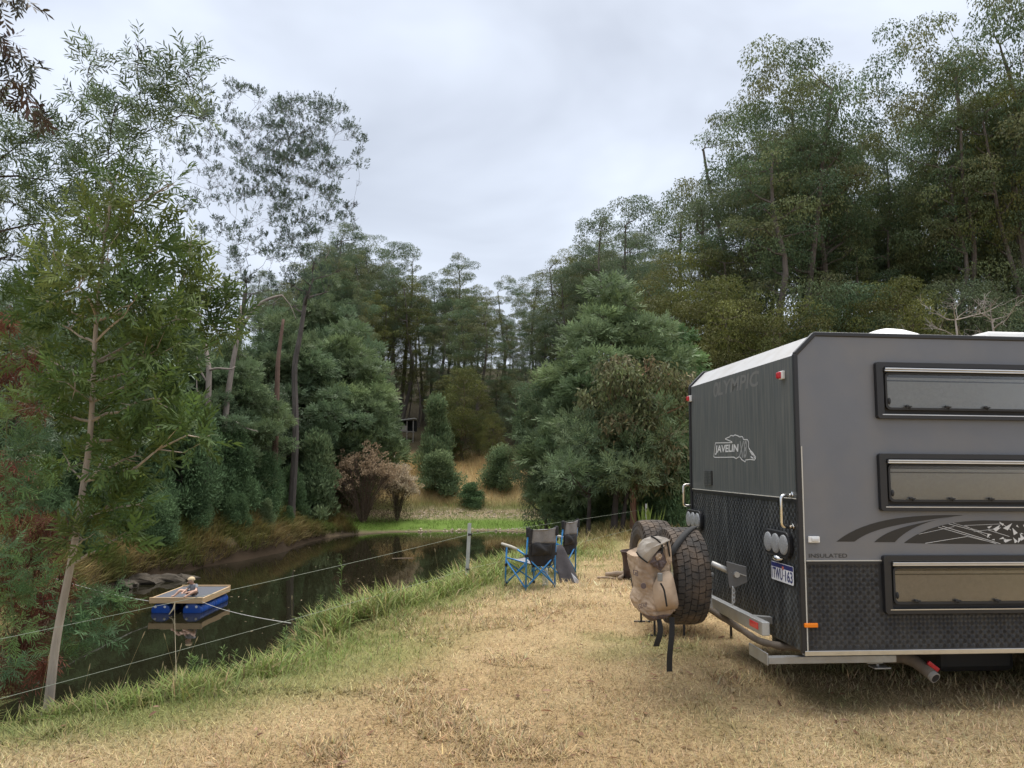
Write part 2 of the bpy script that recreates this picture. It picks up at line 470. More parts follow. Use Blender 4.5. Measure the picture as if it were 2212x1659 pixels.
# trims round both side walls
for v in (-.004, VWD + .004):
    g = Geo()
    path = [(-.002, VB), (-.002, PW + .003), (BV - .003, TW + .003), (VL - .5, TW + .003)]
    for a, b in zip(path[:-1], path[1:]):
        d = np.array([b[0] - a[0], b[1] - a[1]]); d /= np.linalg.norm(d) * 250
        g.bar((a[0] - d[0], v + (.012 if v < 1 else -.012), a[1] - d[1]), (b[0] + d[0], v + (.012 if v < 1 else -.012), b[1] + d[1]), .034, .034, up=(0, 1, 0))
    g.obj('edge_trim', M_trimb, van, bevel=.008)
g = Geo(); g.box((.021, -.0065, VB + .72), (.008, .004, 1.42)); g.obj('sealant_line', M_cream, van)
g = Geo(); g.box((VL / 2 + .01, -.006, SEAM + .006), (VL - .04, .006, .007)); g.obj('sealant_line', M_cream, van)
g = Geo(); g.box((VL / 2 + .01, -.005, SEAM - .009), (VL - .04, .008, .018)); g.obj('plate_capping', M_trimb, van)
g = Geo(); g.box((-.005, VWD / 2, RSEAM + .004), (.006, VWD - .07, .006)); g.obj('sealant_line', M_cream, van)
g = Geo(); g.box((-.004, VWD / 2, RSEAM - .012), (.008, VWD - .07, .022)); g.obj('plate_capping', M_trimb, van)
g = Geo(); g.box((VL / 2, -.005, VB - .004), (VL, .012, .034)); g.box((VL / 2, .02, VB - .018), (VL, .05, .006)); g.obj('bottom_trim', M_alu, van, bevel=.003)

# raised five-bar tread on the chequer plates
def tread(name, m, fmap, a0, a1, b0, b1, skip=None, nb=5, cell=.0305):
    tmpl = []
    for k in range(nb):
        o = (k - (nb - 1) / 2) * cell * .9 / nb
        hl, hw = cell * .52, cell * .055
        tmpl.append(np.array([(-hl, o, 0), (-hl * .7, o - hw, .0), (hl * .7, o - hw, 0), (hl, o, 0), (hl * .7, o + hw, 0), (-hl * .7, o + hw, 0), (-hl * .62, o, 1), (hl * .62, o, 1)]))
    fs = np.array([(0, 1, 6), (5, 0, 6), (2, 3, 7), (3, 4, 7)]); fq = np.array([(1, 2, 7, 6), (4, 5, 6, 7)])
    T = np.concatenate(tmpl)
    na, nbb = int((a1 - a0) / cell), int((b1 - b0) / cell)
    Pl = []
    for i in range(na):
        for j in range(nbb):
            ca, cb = a0 + (i + .5) * cell, b0 + (j + .5) * cell
            if skip and skip(ca, cb): continue
            s = 1 if (i + j) % 2 else -1
            x = (T[:, 0] * .7071 - s * T[:, 1] * .7071); y = (s * T[:, 0] * .7071 + T[:, 1] * .7071)
            Pl.append(np.stack([ca + x, cb + y, T[:, 2]], 1))
    P = np.concatenate(Pl); n = len(P) // 8
    V = fmap(P)
    off = (np.arange(n) * 8)[:, None, None]
    g = Geo(); g.add(V, (fs[None] + off).reshape(-1, 3)); k0 = g.n; g.f.append(((fq[None] + off).reshape(-1, 4)).astype(np.int32))
    o = g.obj(name, m, van); o['kind'] = 'stuff'
    return o
M_tread = mat('van_tread_bars', (.03, .031, .034), rough=.35, var=.2, scale=4, dirt=((.1, .095, .085), .5, 5.0))
tread('tread_bars', M_tread, lambda P: np.stack([P[:, 0], .0015 - .0022 * P[:, 2], P[:, 1]], 1), .04, 2.75, VB + .02, SEAM - .02, skip=lambda a, b: .57 < a < 1.95 and b > VB + .25)
M_tread_r = mat('van_rear_tread_bars', (.022, .024, .026), rough=.6, var=.3, scale=7, stretch=(1, 5, .6), dirt=((.11, .115, .11), .75, 3.0))
tread('tread_bars', M_tread_r, lambda P: np.stack([.0015 - .0012 * P[:, 2], P[:, 0], P[:, 1]], 1), .04, VWD - .04, VB + .01, RSEAM - .03, nb=4)

# windows
def rrect(x0, y0, x1, y1, r, n=5):
    pts = []
    for cx, cy, a0 in ((x1 - r, y1 - r, 0), (x0 + r, y1 - r, 90), (x0 + r, y0 + r, 180), (x1 - r, y0 + r, 270)):
        for k in range(n + 1):
            a = R(a0 + 90 * k / n); pts.append((cx + r * math.cos(a), cy + r * math.sin(a)))
    return pts
def ring_side(g, outer, inner, v_out, v_in):
    """frame ring standing off the side wall between v_in (wall) and v_out"""
    k = len(outer)
    V = [(a, v_in, b) for a, b in outer] + [(a, v_out, b) for a, b in outer] + [(a, v_out, b) for a, b in inner] + [(a, v_in, b) for a, b in inner]
    fs = []
    for i in range(k):
        j = (i + 1) % k
        fs += [(i, j, j + k, i + k), (i + k, j + k, j + 2 * k, i + 2 * k), (i + 2 * k, j + 2 * k, j + 3 * k, i + 3 * k)]
    g.add(V, fs)
M_glass = bpy.data.materials.new('tinted_acrylic'); M_glass.use_nodes = True
_N, _L = M_glass.node_tree.nodes, M_glass.node_tree.links
_N.remove(_N['Principled BSDF'])
_t = _N.new('ShaderNodeBsdfTransparent'); _t.inputs['Color'].default_value = (.86, .86, .85, 1)
_gl = _N.new('ShaderNodeBsdfGlossy'); _gl.inputs['Roughness'].default_value = .12; _gl.inputs['Color'].default_value = (.9, .9, .9, 1)
_fr = _N.new('ShaderNodeFresnel'); _fr.inputs['IOR'].default_value = 1.5
_ms = _N.new('ShaderNodeMixShader')
_L.new(_fr.outputs['Fac'], _ms.inputs['Fac']); _L.new(_t.outputs['BSDF'], _ms.inputs[1]); _L.new(_gl.outputs['BSDF'], _ms.inputs[2])
_L.new(_ms.outputs['Shader'], _N['Material Output'].inputs['Surface'])
M_blind = mat('pleated_blind_grey', (.50, .50, .49), rough=.9, var=.12, scale=60)
M_blind_b = mat('pleated_blind_tan', (.46, .40, .33), rough=.9, var=.12, scale=40)
WIN = [((1278, 262), (1288, 612), M_blind, 'upper side window with grey blind drawn'), ((1298, 826), (1312, 1182), M_blind, 'middle side window with grey blind drawn'), ((1326, 1455), (1340, 1816), M_blind_b, 'lower side window with tan blind drawn')]
for (tl, bl, mb, lab) in WIN:
    u0 = sideP(*tl)[0]; w1 = sideP(*tl)[1]; w0 = sideP(*bl)[1]; u1 = u0 + 1.32
    g = Geo(); ring_side(g, rrect(u0, w0, u1, w1, .022), rrect(u0 + .052, w0 + .036, u1 - .052, w1 - .036, .012), -.036, .001)
    w = g.obj('window', M_trimb, van, bevel=.003); w['label'] = lab
    g = Geo(); g.box(((u0 + u1) / 2, -.020, w0 + .030), (u1 - u0 - .07, .036, .006)); g.obj('chrome_strip', M_alu, w)
    g = Geo(); g.box(((u0 + u1) / 2 + .01, -.046, w1 - .050), (u1 - u0 - .09, .030, .012)); g.box(((u0 + u1) / 2 + .01, -.042, w1 - .064), (u1 - u0 - .09, .026, .013)); g.obj('hinge_rail', M_alu, w, bevel=.003)
    g = Geo(); g.box(((u0 + u1) / 2, -.0025, (w0 + w1) / 2), (u1 - u0 - .11, .003, w1 - w0 - .08)); g.obj('rubber_backing', M_rubber, w)
    pu0, pw0, pw1 = u0 + .078, w0 + .078, w1 - .082
    g = Geo(); g.box(((pu0 + u1 - .075) / 2, -.008, (pw0 + pw1) / 2 - .012), (u1 - .075 - pu0, .003, pw1 - pw0 - .032)); g.obj('blind', mb, w)
    g = Geo(); g.box(((pu0 + u1 - .075) / 2, -.012, pw1 - .052), (u1 - .075 - pu0, .004, .008)); g.obj('blind_rail', M_trimb, w)
    g = Geo(); g.prism(rrect(pu0 - .004, pw0 - .004, u1 - .07, pw1, .03), (0, -.03, 0), (1, 0, 0), (0, 0, 1), (0, 1, 0), .005); g.obj('pane', M_glass, w)
    g = Geo(); ring_side(g, rrect(pu0 - .012, pw0 - .012, u1 - .062, pw1 + .006, .034), rrect(pu0 + .002, pw0 + .004, u1 - .076, pw1 - .008, .028), -.033, -.022); g.obj('pane_edge', M_rubber, w)
    for k in range(3):
        uu = pu0 + .155 + .30 * k
        g = Geo(); g.box((uu, -.038, pw0 + .012), (.05, .012, .009)); g.box((uu - .012, -.042, pw0 + .014), (.022, .018, .016)); g.box((uu + .01, -.036, pw0 + .002), (.014, .01, .012)); g.obj('latch', M_rubber, w, bevel=.003)
    g = Geo(); g.lathe([(.0, -.006), (.016, -.006), (.018, 0), (.012, .008), (0, .009)], 12, M=Matrix.Translation((pu0 + .012, -.036, pw0 + .05)) @ Matrix.Rotation(R(90), 4, 'X') @ Matrix.Diagonal((.6, 1.4, 1, 1))); g.obj('window_stay', M_rubber, w, smooth=True)

# lettering
def text_mesh(s, fmap, rect, shear=0.0, bold=0.0):
    cu = bpy.data.curves.new('lettering', 'FONT'); cu.body = s; cu.shear = shear; cu.offset = bold; cu.resolution_u = 3
    to = bpy.data.objects.new('lettering', cu); COL.objects.link(to)
    bpy.context.view_layer.update()
    me = bpy.data.meshes.new_from_object(to.evaluated_get(bpy.context.evaluated_depsgraph_get()))
    bpy.data.objects.remove(to); bpy.data.curves.remove(cu)
    n = len(me.vertices); co = np.zeros(n * 3, np.float32); me.vertices.foreach_get('co', co); co = co.reshape(-1, 3)
    a = co[:, :2]; lo, hi = a.min(0), a.max(0)
    a = (a - lo) / (hi - lo)
    a = np.array(rect[0]) + a * (np.array(rect[1]) - np.array(rect[0]))
    me.vertices.foreach_set('co', np.array([fmap(p[0], p[1]) for p in a], np.float32).ravel())
    me.update()
    return me
on_side = lambda e: (lambda a, b: (a, -e, b))
on_rear = lambda e: (lambda a, b: (-e, -a, b))       # text x axis runs towards -v
r0, r1 = sideP(880, 1472), sideP(1117, 1446)
link('lettering', text_mesh('INSULATED', on_side(.0012), (r0, r1), bold=.012), van, M_decal)
v0, w0 = rearP(318, 470); v1, w1 = rearP(572, 300)
wl0, wl1 = rearP(318, 470)[1], rearP(318, 385)[1]
link('faded_lettering', text_mesh('LYMPIC', on_rear(.0012), ((-v0, wl0), (-v1, wl1)), shear=.18, bold=.02), van, M_ghost)
vo, _ = rearP(290, 430); vo2, _ = rearP(322, 430)
g = Geo()
_oc, _or = (vo + vo2) / 2, abs(vo - vo2) / 2
_hh = (wl1 - wl0) / 2 * 1.12; _wc = (wl0 + wl1) / 2
_ro, _ri = [], []
for k in range(28):
    a = 2 * math.pi * k / 28
    sh = .18 * _hh * math.sin(a)
    _ro.append((-.0012, _oc - (_or * math.cos(a) + sh), _wc + _hh * math.sin(a)))
    _ri.append((-.0012, _oc - (_or * .42 * math.cos(a) + sh * .6 - .004), _wc + _hh * .62 * math.sin(a) - .008))
g.add(_ro + _ri, [(i, (i + 1) % 28, (i + 1) % 28 + 28, i + 28) for i in range(28)])
g.obj('faded_lettering', M_ghost, van)
# model badge: white outlined shape, white letters, grey figures
out8 = [(50, 945), (62, 850), (178, 848), (176, 842), (128, 822), (142, 815), (160, 808), (168, 798), (186, 802), (196, 794), (215, 800), (228, 808), (248, 806), (256, 826), (284, 828), (292, 848), (290, 880), (305, 905), (318, 915), (334, 940), (341, 953), (332, 968), (300, 964), (270, 968), (268, 982), (244, 966), (228, 942), (205, 960), (190, 948), (60, 950)]
pts = [rear8(*p) for p in out8]
badge_bg = Geo(); badge_bg.add([(-.0010, a, b) for a, b in pts], [tuple(range(len(pts)))]); 
badge = badge_bg.obj('badge', M_rear, van)
g = Geo()
for a, b in zip(pts, pts[1:] + pts[:1]):
    g.bar((-.0016, a[0], a[1]), (-.0016, b[0], b[1]), .0075, .0012, up=(1, 0, 0))
g.obj('badge_outline', M_decal_w, badge)
va, wa = rear8(60, 932); vb, wb = rear8(222, 860)
wa2 = rear8(60, 868)[1]
link('badge_lettering', text_mesh('JAVELIN', on_rear(.0022), ((-va, wa), (-vb, wa2)), shear=.12, bold=.03), badge, M_decal_w)
va, wa = rear8(222, 955); vb, wb = rear8(280, 832)
link('badge_figures', text_mesh('X8', on_rear(.0026), ((-va, wa + .0), (-vb, wb - .0)), shear=.3, bold=.02), badge, M_grey8)
g = Geo()
for a, b in (((300, 905), (318, 935)), ((312, 918), (332, 945)), ((306, 945), (324, 958)), ((322, 930), (336, 958))):
    p, q = rear8(*a), rear8(*b); g.bar((-.0016, p[0], p[1]), (-.0016, q[0], q[1]), .010, .0012, up=(1, 0, 0))
g.obj('badge_outline', M_decal_w, badge)

# side stripes
def side_poly(name, pts, m, e, parent=van):
    q = [sideP(*p) for p in pts]
    g = Geo(); g.add([(a, -e, b) for a, b in q], [tuple(range(len(q)))]); return g.obj(name, m, parent)
def tri_fan_strip(name, up, lo, m, e):
    a = [sideP(*p) for p in up]; b = [sideP(*p) for p in lo]; n = len(a)
    g = Geo(); g.add([(x, -e, y) for x, y in a] + [(x, -e, y) for x, y in b], [(i, i + 1, n + i + 1, n + i) for i in range(n - 1)]); return g.obj(name, m, van)
def crv(ps, n=12):
    ps = np.array(ps, float); t = np.linspace(0, 1, n)[:, None]
    if len(ps) == 3: return ((1 - t) ** 2 * ps[0] + 2 * t * (1 - t) * ps[1] + t * t * ps[2]).tolist()
    return ((1 - t) ** 3 * ps[0] + 3 * t * (1 - t) ** 2 * ps[1] + 3 * t * t * (1 - t) * ps[2] + t ** 3 * ps[3]).tolist()
tri_fan_strip('stripe', crv([(1050, 1372), (1230, 1225), (1520, 1203), (1830, 1208)], 16), crv([(1162, 1372), (1270, 1290), (1430, 1260), (1830, 1209)], 16), M_decal, .0012)
tri_fan_strip('stripe', crv([(1284, 1375), (1370, 1292), (1500, 1268), (1825, 1208)], 16), crv([(1412, 1375), (1480, 1300), (1600, 1235), (1828, 1210)], 16), M_decal, .0016)
st = tri_fan_strip('stripe', crv([(1468, 1380), (1580, 1290), (1750, 1244), (1960, 1240)], 12) + [(2212, 1244), (2500, 1262), (2700, 1290)], crv([(1468.5, 1381), (1600, 1384), (1750, 1386), (1960, 1387)], 12) + [(2212, 1388), (2500, 1388), (2700, 1389)], M_decal, .0012)
_rs = random.Random(5)
g = Geo()
def sbar(a, b, wd):
    p, q = sideP(*a), sideP(*b); g.bar((p[0], -.002, p[1]), (q[0], -.002, q[1]), wd, .001, up=(0, 1, 0))
for a, b, wd in (((1560, 1326), (1780, 1278), .002), ((1600, 1382), (1860, 1340), .003), ((1860, 1340), (2030, 1380), .002), ((1680, 1282), (2040, 1385), .003), ((1705, 1276), (2065, 1385), .0035), ((1745, 1262), (2010, 1330), .003), ((1770, 1256), (1950, 1310), .002), ((1840, 1272), (2085, 1262), .002), ((1850, 1275), (2000, 1348), .002), ((1990, 1300), (2120, 1340), .003), ((2060, 1250), (2130, 1300), .003), ((1900, 1310), (2060, 1290), .002)):
    sbar(a, b, wd)
for k in range(40):
    x, y = _rs.uniform(1990, 2560), _rs.uniform(1256, 1370)
    if y < 1256 + max(0, x - 2300) * .08: continue
    s = _rs.uniform(10, 34); a = _rs.uniform(0, 6.3)
    q = [sideP(x + s * math.cos(a + t) * f, y + s * math.sin(a + t) * .8 * f) for t, f in ((0, 1.2), (2.3, .8), (3.6, .9))]
    if any(sideP(x, 1384)[1] > p[1] or p[1] > sideP(x, 1248)[1] for p in q): continue
    g.add([(p[0], -.0022 - .00002 * k, p[1]) for p in q], [(0, 1, 2)])
g.obj('stripe_shards', M_decal_w, st)['kind'] = 'stuff'

# rear wall fittings
def lamp_cluster(cs, rr):
    c = [rearP(*p) for p in cs]
    ya = max(q[0] for q in c) + rr * 1.15; yb = min(q[0] for q in c) - rr * 1.15
    g = Geo(); mid = np.mean([q[1] for q in c])
    poly = [(q[0] + rr * 1.2 * math.cos(a), q[1] + rr * 1.2 * math.sin(a)) for q, a0, a1 in ((c[2], 90, -90), (c[0], -90, -270)) for a in np.radians(np.linspace(a0 + 180, a1 + 180, 9))]
    poly = rrect(yb, mid - rr * 1.25, ya, mid + rr * 1.25, rr * .9)
    g.prism(poly, (.0, 0, 0), (0, 1, 0), (0, 0, 1), (-1, 0, 0), .035)
    o = g.obj('tail_lamp', M_trimb, van, bevel=.006)
    for q in c:
        g = Geo(); g.lathe([(rr * .97, 0), (rr * .95, .006), (rr * .8, .011), (rr * .45, .014), (0, .015)], 20, M=Matrix.Translation((-.033, q[0], mid)) @ Matrix.Rotation(R(-90), 4, 'Y')); g.obj('lamp_lens', M_lens, o, smooth=True)
lamp_cluster([(656, 1370), (702, 1380), (752, 1393)], .076)
lamp_cluster([(157, 1222), (184, 1234), (212, 1252)], .076)
def handle(pt, pb):
    a, b = rearP(*pt), rearP(*pb); y = (a[0] + b[0]) / 2
    zt, zb = a[1], b[1]; o = .085; r = .028
    pts = [(0, y, zt)]
    for k in range(6): t = R(90 * k / 5); pts.append((-o + r - r * math.sin(t), y, zt - r + r * math.cos(t)))
    for k in range(6): t = R(90 * k / 5); pts.append((-o + r - r * math.cos(t), y, zb + r - r * math.sin(t)))
    pts.append((0, y, zb))
    g = Geo(); g.tube(pts, .0125, 10); h = g.obj('grab_handle', M_chrome, van, smooth=True)
    for z in (zt, zb):
        g = Geo(); g.lathe([(.026, 0), (.026, .006), (.014, .01)], 14, M=Matrix.Translation((0, y, z)) @ Matrix.Rotation(R(-90), 4, 'Y')); g.obj('handle_foot', M_chrome, h)
handle((778, 1085), (785, 1282))
handle((152, 1020), (158, 1150))
for x, y in ((722, 342), (152, 487)):
    v, w = rearP(x, y)
    g = Geo(); g.box((-.012, v, w), (.024, .07, .062)); o = g.obj('marker_lamp', M_white, van, bevel=.006)
    g = Geo(); g.box((-.026, v + .012, w), (.036, .052, .05)); g.obj('lens', M_red, o, bevel=.01)
(v0, w0), (v1, w1) = rearP(237, 1020), rearP(284, 932)
g = Geo(); g.box((-.004, (v0 + v1) / 2, (w0 + w1) / 2), (.008, abs(v0 - v1), abs(w1 - w0))); vent = g.obj('vent_grille', M_trimb, van, bevel=.003)
for k in range(10):
    for s in (-1, 1):
        g = Geo(); g.box((-.011, (v0 + v1) / 2 + s * abs(v0 - v1) * .24, w0 + (w1 - w0) * (k + .5) / 10), (.010, abs(v0 - v1) * .42, abs(w1 - w0) * .055)); g.obj('slat', M_rear, vent)
# number plate
(pv, pw) = rearP(727, 1565)
g = Geo(); g.prism(rrect(-.186, -.067, .186, .067, .01), (-.016, pv, pw), (0, -1, 0), (0, 0, 1), (1, 0, 0), .003); plate = g.obj('number_plate', M_numwhite, van)
g = Geo(); g.box((-.0163, pv, pw + .047), (.0012, .366, .033)); g.obj('plate_band', M_blue_txt, plate)
g = Geo(); g.box((-.008, pv, pw), (.012, .30, .06)); g.obj('plate_mount', M_trimb, plate)
on_plate = lambda a, b: (-.0175, pv - a, pw + b)
link('plate_lettering', text_mesh('1TWU', on_plate, ((-.175, -.055), (.012, .026)), bold=.02), plate, M_blue_txt)
link('plate_lettering', text_mesh('163', on_plate, ((.055, -.055), (.175, .026)), bold=.02), plate, M_blue_txt)
g = Geo(); g.box((-.0172, pv - .034, pw - .016), (.001, .012, .012)); g.obj('plate_dot', M_blue_txt, plate)
g = Geo(); g.add([(-.0176, pv - .02 + .016 * math.cos(a) * (1 + .3 * math.sin(3 * a)), pw + .036 + .014 * math.sin(a)) for a in np.linspace(0, 6.28, 12)[:-1]], [tuple(range(11))]); g.obj('plate_emblem', mat('plate_emblem_red', (.5, .12, .08), rough=.5), plate)
v, w = rearP(706, 1474)
g = Geo(); g.lathe([(.0, .05), (.03, .048), (.042, .03), (.045, 0)], 16, M=Matrix.Translation((0, v, w)) @ Matrix.Rotation(R(-90), 4, 'Y') @ Matrix.Diagonal((.55, 1.3, 1, 1))); g.obj('plate_lamp', M_chrome, van, smooth=True)
# side marker lamps
u, w = sideP(907, 1358)
g = Geo(); g.box((u, -.010, w), (.083, .02, .045)); o = g.obj('side_lamp', M_white, van, bevel=.006)
g = Geo(); g.box((u + .004, -.024, w), (.05, .012, .022)); g.obj('lens', mat('clear_lens', (.6, .6, .6), rough=.15), o, bevel=.004)
q = _isect(1749, 1350, VV)
g = Geo(); g.box((q[0] + .003, -.012, q[2]), (.098, .022, .03)); g.obj('side_marker_lamp', M_orange, van, bevel=.006)
# roof hatches
p = vanP(1917, 722, 1.05)
g = Geo()
ring = []
prof = [(1.0, -.16), (1.0, .05), (.95, .09), (.84, .13), (.62, .175), (.35, .215), (.14, .232), (.02, .235)]
sq = lambda a: (np.sign(math.cos(a)) * abs(math.cos(a)) ** .55, np.sign(math.sin(a)) * abs(math.sin(a)) ** .55)
n = 32
V = [(p[0] + .34 * r * sq(2 * math.pi * k / n)[0], 1.05 + .30 * r * sq(2 * math.pi * k / n)[1], TW + .02 + z) for r, z in prof for k in range(n)]
g.add(V, [(i * n + j, i * n + (j + 1) % n, (i + 1) * n + (j + 1) % n, (i + 1) * n + j) for i in range(len(prof) - 1) for j in range(n)])
g.obj('roof_hatch', M_white, van, smooth=True)
p = vanP(2075, 725, 1.2)
g = Geo(); g.box((p[0] + .42, 1.2, TW + .11), (.84, .7, .22)); g.obj('roof_air_conditioner', M_white, van, bevel=.02)

# running gear and rear frame
g = Geo(); g.bar((-.26, .03, .605), (-.26, 2.30, .605), .055, .092); rb = g.obj('rear_bumper_bar', M_galv, van, bevel=.004)
g = Geo(); g.box((-.2895, .17, .61), (.006, .15, .045)); g.obj('reflector', M_red, rb, bevel=.002)
for v in (.55, 1.85):
    g = Geo(); g.bar((-.24, v, .585), (.3, v, .535), .06, .05); g.obj('bumper_arm', M_galv, van)
g = Geo(); g.bar((-.20, .16, .365), (.75, .16, .365), .05, .05); g.bar((-.205, .14, .372), (-.205, .47, .372), .012, .085); g.obj('step_bar', M_galv, van, bevel=.004)
for v in (.55, 1.84):
    g = Geo(); g.bar((.02, v, .40), (VL, v, .40), .06, .09); g.obj('chassis_rail', mat('chassis_black', (.03, .03, .03), rough=.6, var=.2), van)
# hanging hose under the bumper
hp = [vanP(px, py, v) for px, py, v in ((1500, 1290, 1.2), (1536, 1318, .95), (1590, 1352, .75), (1640, 1386, .55), (1690, 1396, .4), (1722, 1400, .38), (1765, 1395, .5))]
g = Geo(); tt = np.linspace(0, len(hp) - 1, 30); hpa = np.array(hp)
hs = np.stack([np.interp(tt, np.arange(len(hp)), hpa[:, k]) for k in range(3)], 1)
hs[1:-1] = (hs[:-2] + hs[1:-1] + hs[2:]) / 3
g.tube(hs, .026 + .002 * np.sin(np.arange(30) * 2.1), 10); g.obj('drain_hose', M_pipe, van, smooth=True)
# grey-water pipe with red valve
dp = np.array([vanP(px, py, v) for px, py, v in ((1868, 1408, .5), (1880, 1418, .35), (1950, 1420, .3), (1978, 1430, .24), (2000, 1447, .16), (2016, 1461, .10))])
g = Geo(); g.tube(dp, [.05, .048, .042, .045, .042, .037], 14); dpo = g.obj('drain_pipe', M_pipe, van, smooth=True)
dd = dp[-1] - dp[-2]; dd /= np.linalg.norm(dd)
g = Geo(); g.tube([dp[-1] - dd * .01, dp[-1] + dd * .02], .040, 16); g.obj('pipe_collar', mat('grey_pvc', (.3, .28, .25), rough=.6, var=.15), dpo)
g = Geo(); g.tube([dp[-1] + dd * .018, dp[-1] + dd * .0225], .031, 16); g.obj('pipe_bore', M_rubber, dpo)
q = vanP(2016, 1441, .14)
g = Geo(); g.bar(q + np.array([-.04, 0, .035]), q + np.array([.03, -.01, -.02]), .022, .03); g.obj('valve_handle', M_red, dpo, bevel=.004)
q = vanP(1895, 1425, .3)
g = Geo(); g.box(q + np.array([-.03, 0, .0]), (.12, .05, .05)); g.box(q + np.array([.01, -.01, -.05]), (.13, .09, .012)); g.tube([q, q + np.array([0, 0, -.05])], .012, 8); g.obj('stabiliser_leg', M_galv, van, bevel=.004)
q = vanP(2068, 1425, .75)
g = Geo(); g.box((q[0], .95, .33), (.62, .9, .34)); g.obj('water_tank', mat('black_tank', (.012, .012, .012), rough=.6), van, bevel=.05)
q = vanP(2150, 1411, .3)
g = Geo(); g.box((q[0] + .35, .3, VB - .035), (1.1, .05, .045)); g.obj('stone_guard', mat('guard_tan', (.22, .19, .15), rough=.6, var=.1), van)
q = vanP(2155, 1432, .55)
g = Geo(); g.box((q[0], .55, q[2] + .01), (.10, .02, .085), rot=Matrix.Rotation(R(12), 3, 'Y')); g.obj('mud_flap', mat('guard_tan', (.22, .19, .15)), van)

# wheels: tyre with tread blocks, rim
def tyre_mesh(Ro, wd, seed):
    """axis along x; outer radius Ro, width wd"""
    g = Geo(); rr = random.Random(seed); h = wd / 2
    prof = [(.205, -h * .72), (.215, -h * .82), (.25, -h * .97), (.29, -h * 1.0), (Ro - .05, -h * .95), (Ro - .02, -h * .86), (Ro - .012, -h * .7), (Ro - .0105, 0), (Ro - .012, h * .7), (Ro - .02, h * .86), (Ro - .05, h * .95), (.29, h), (.25, h * .97), (.215, h * .82), (.205, h * .72)]
    g.lathe(prof, 56, M=Matrix.Rotation(R(90), 4, 'Y'))
    n = 46
    cols = [(-.93, -.60, .0, .10), (-.56, -.22, .5, .35), (-.18, .18, .25, -.3), (.22, .56, .0, .35), (.60, .93, .5, .10)]
    for (a, b, ph, sk) in cols:
        for k in range(n):
            t0 = 2 * math.pi * (k + ph + .06) / n; t1 = 2 * math.pi * (k + ph + .92) / n
            s = sk * 2 * math.pi / n * (1 if k % 2 else .55)
            j = lambda: rr.uniform(-.02, .02)
            P = []
            for top in (0, 1):
                for (x, t) in ((a + j(), t0), (b + j(), t0 + s), (b + j(), t1 + s), (a + j(), t1)):
                    r = Ro - .02 if not top else Ro - (.012 if abs(x) > .8 else .0)
                    xx = x * h * (1.0 if not top else .985)
                    P.append((xx, r * math.sin(t), r * math.cos(t)))
            g.add(P, [(4, 5, 6, 7), (0, 1, 5, 4), (1, 2, 6, 5), (2, 3, 7, 6), (3, 0, 4, 7)])
    # shoulder lugs running on to the sidewall
    for s in (-1, 1):
        for k in range(n):
            t0 = 2 * math.pi * (k + .1) / n; t1 = 2 * math.pi * (k + .6) / n
            P = [(s * h * x, r * math.sin(t), r * math.cos(t)) for (x, r) in ((.93, Ro - .012), (.985, Ro - .05)) for t in (t0, t1)] + [(s * h * x, r * math.sin(t), r * math.cos(t)) for (x, r) in ((.86, Ro - .03), (.93, Ro - .06)) for t in (t0, t1)]
            g.add(P, [(0, 1, 3, 2), (0, 2, 6, 4), (1, 5, 7, 3), (2, 3, 7, 6)])
    return g.mesh('tyre')
def rim_mesh(wd):
    g = Geo(); h = wd / 2
    g.lathe([(.0, h * .25), (.06, h * .27), (.09, h * .15), (.14, h * .05), (.17, h * .2), (.19, h * .55), (.212, h * .78), (.206, h * .7), (.185, h * .3), (.18, -h * .6), (.21, -h * .78)], 40, M=Matrix.Rotation(R(-90), 4, 'Y'))
    return g.mesh('rim')
M_tyre = mat('muddy_tyre', (.045, .040, .036), rough=.85, var=.3, scale=12, bump=.25, bscale=70, dirt=((.15, .105, .07), .8, 5.5))
TY, RIM = tyre_mesh(.376, .275, 3), rim_mesh(.275)
TY.materials.append(M_tyre); RIM.materials.append(M_alu)
def wheel(name, u, v, w, rx, lab=None):
    t = bpy.data.objects.new(name, TY); COL.objects.link(t); t.parent = van; t.location = (u, v, w); t.rotation_euler = (rx, 0, 0)
    if lab: t['label'] = lab
    r = bpy.data.objects.new('rim', RIM); COL.objects.link(r); r.parent = t
    return t
SPU, SPV, SPW = -.625, .80, .868
for k, v in enumerate((SPV, 1.62)):
    wheel('spare_wheel', SPU, v, SPW, .3 + k, 'muddy spare wheel strapped with a canvas bag' if k == 0 else 'far spare wheel on the rear carrier')
    g = Geo(); g.tube([(-.50, v, SPW), (-.36, v, SPW - .01)], .03, 10); g.obj('carrier_tube', M_galv, van, smooth=True)
    g = Geo(); g.bar((-.40, v, .62), (-.42, v, SPW), .06, .05, up=(1, 0, 0)); g.obj('carrier_post', M_galv, van)
for u in (2.35, 3.2):
    for v in (.28, 2.1):
        wheel('road_wheel', u, v, .376, u * 3)
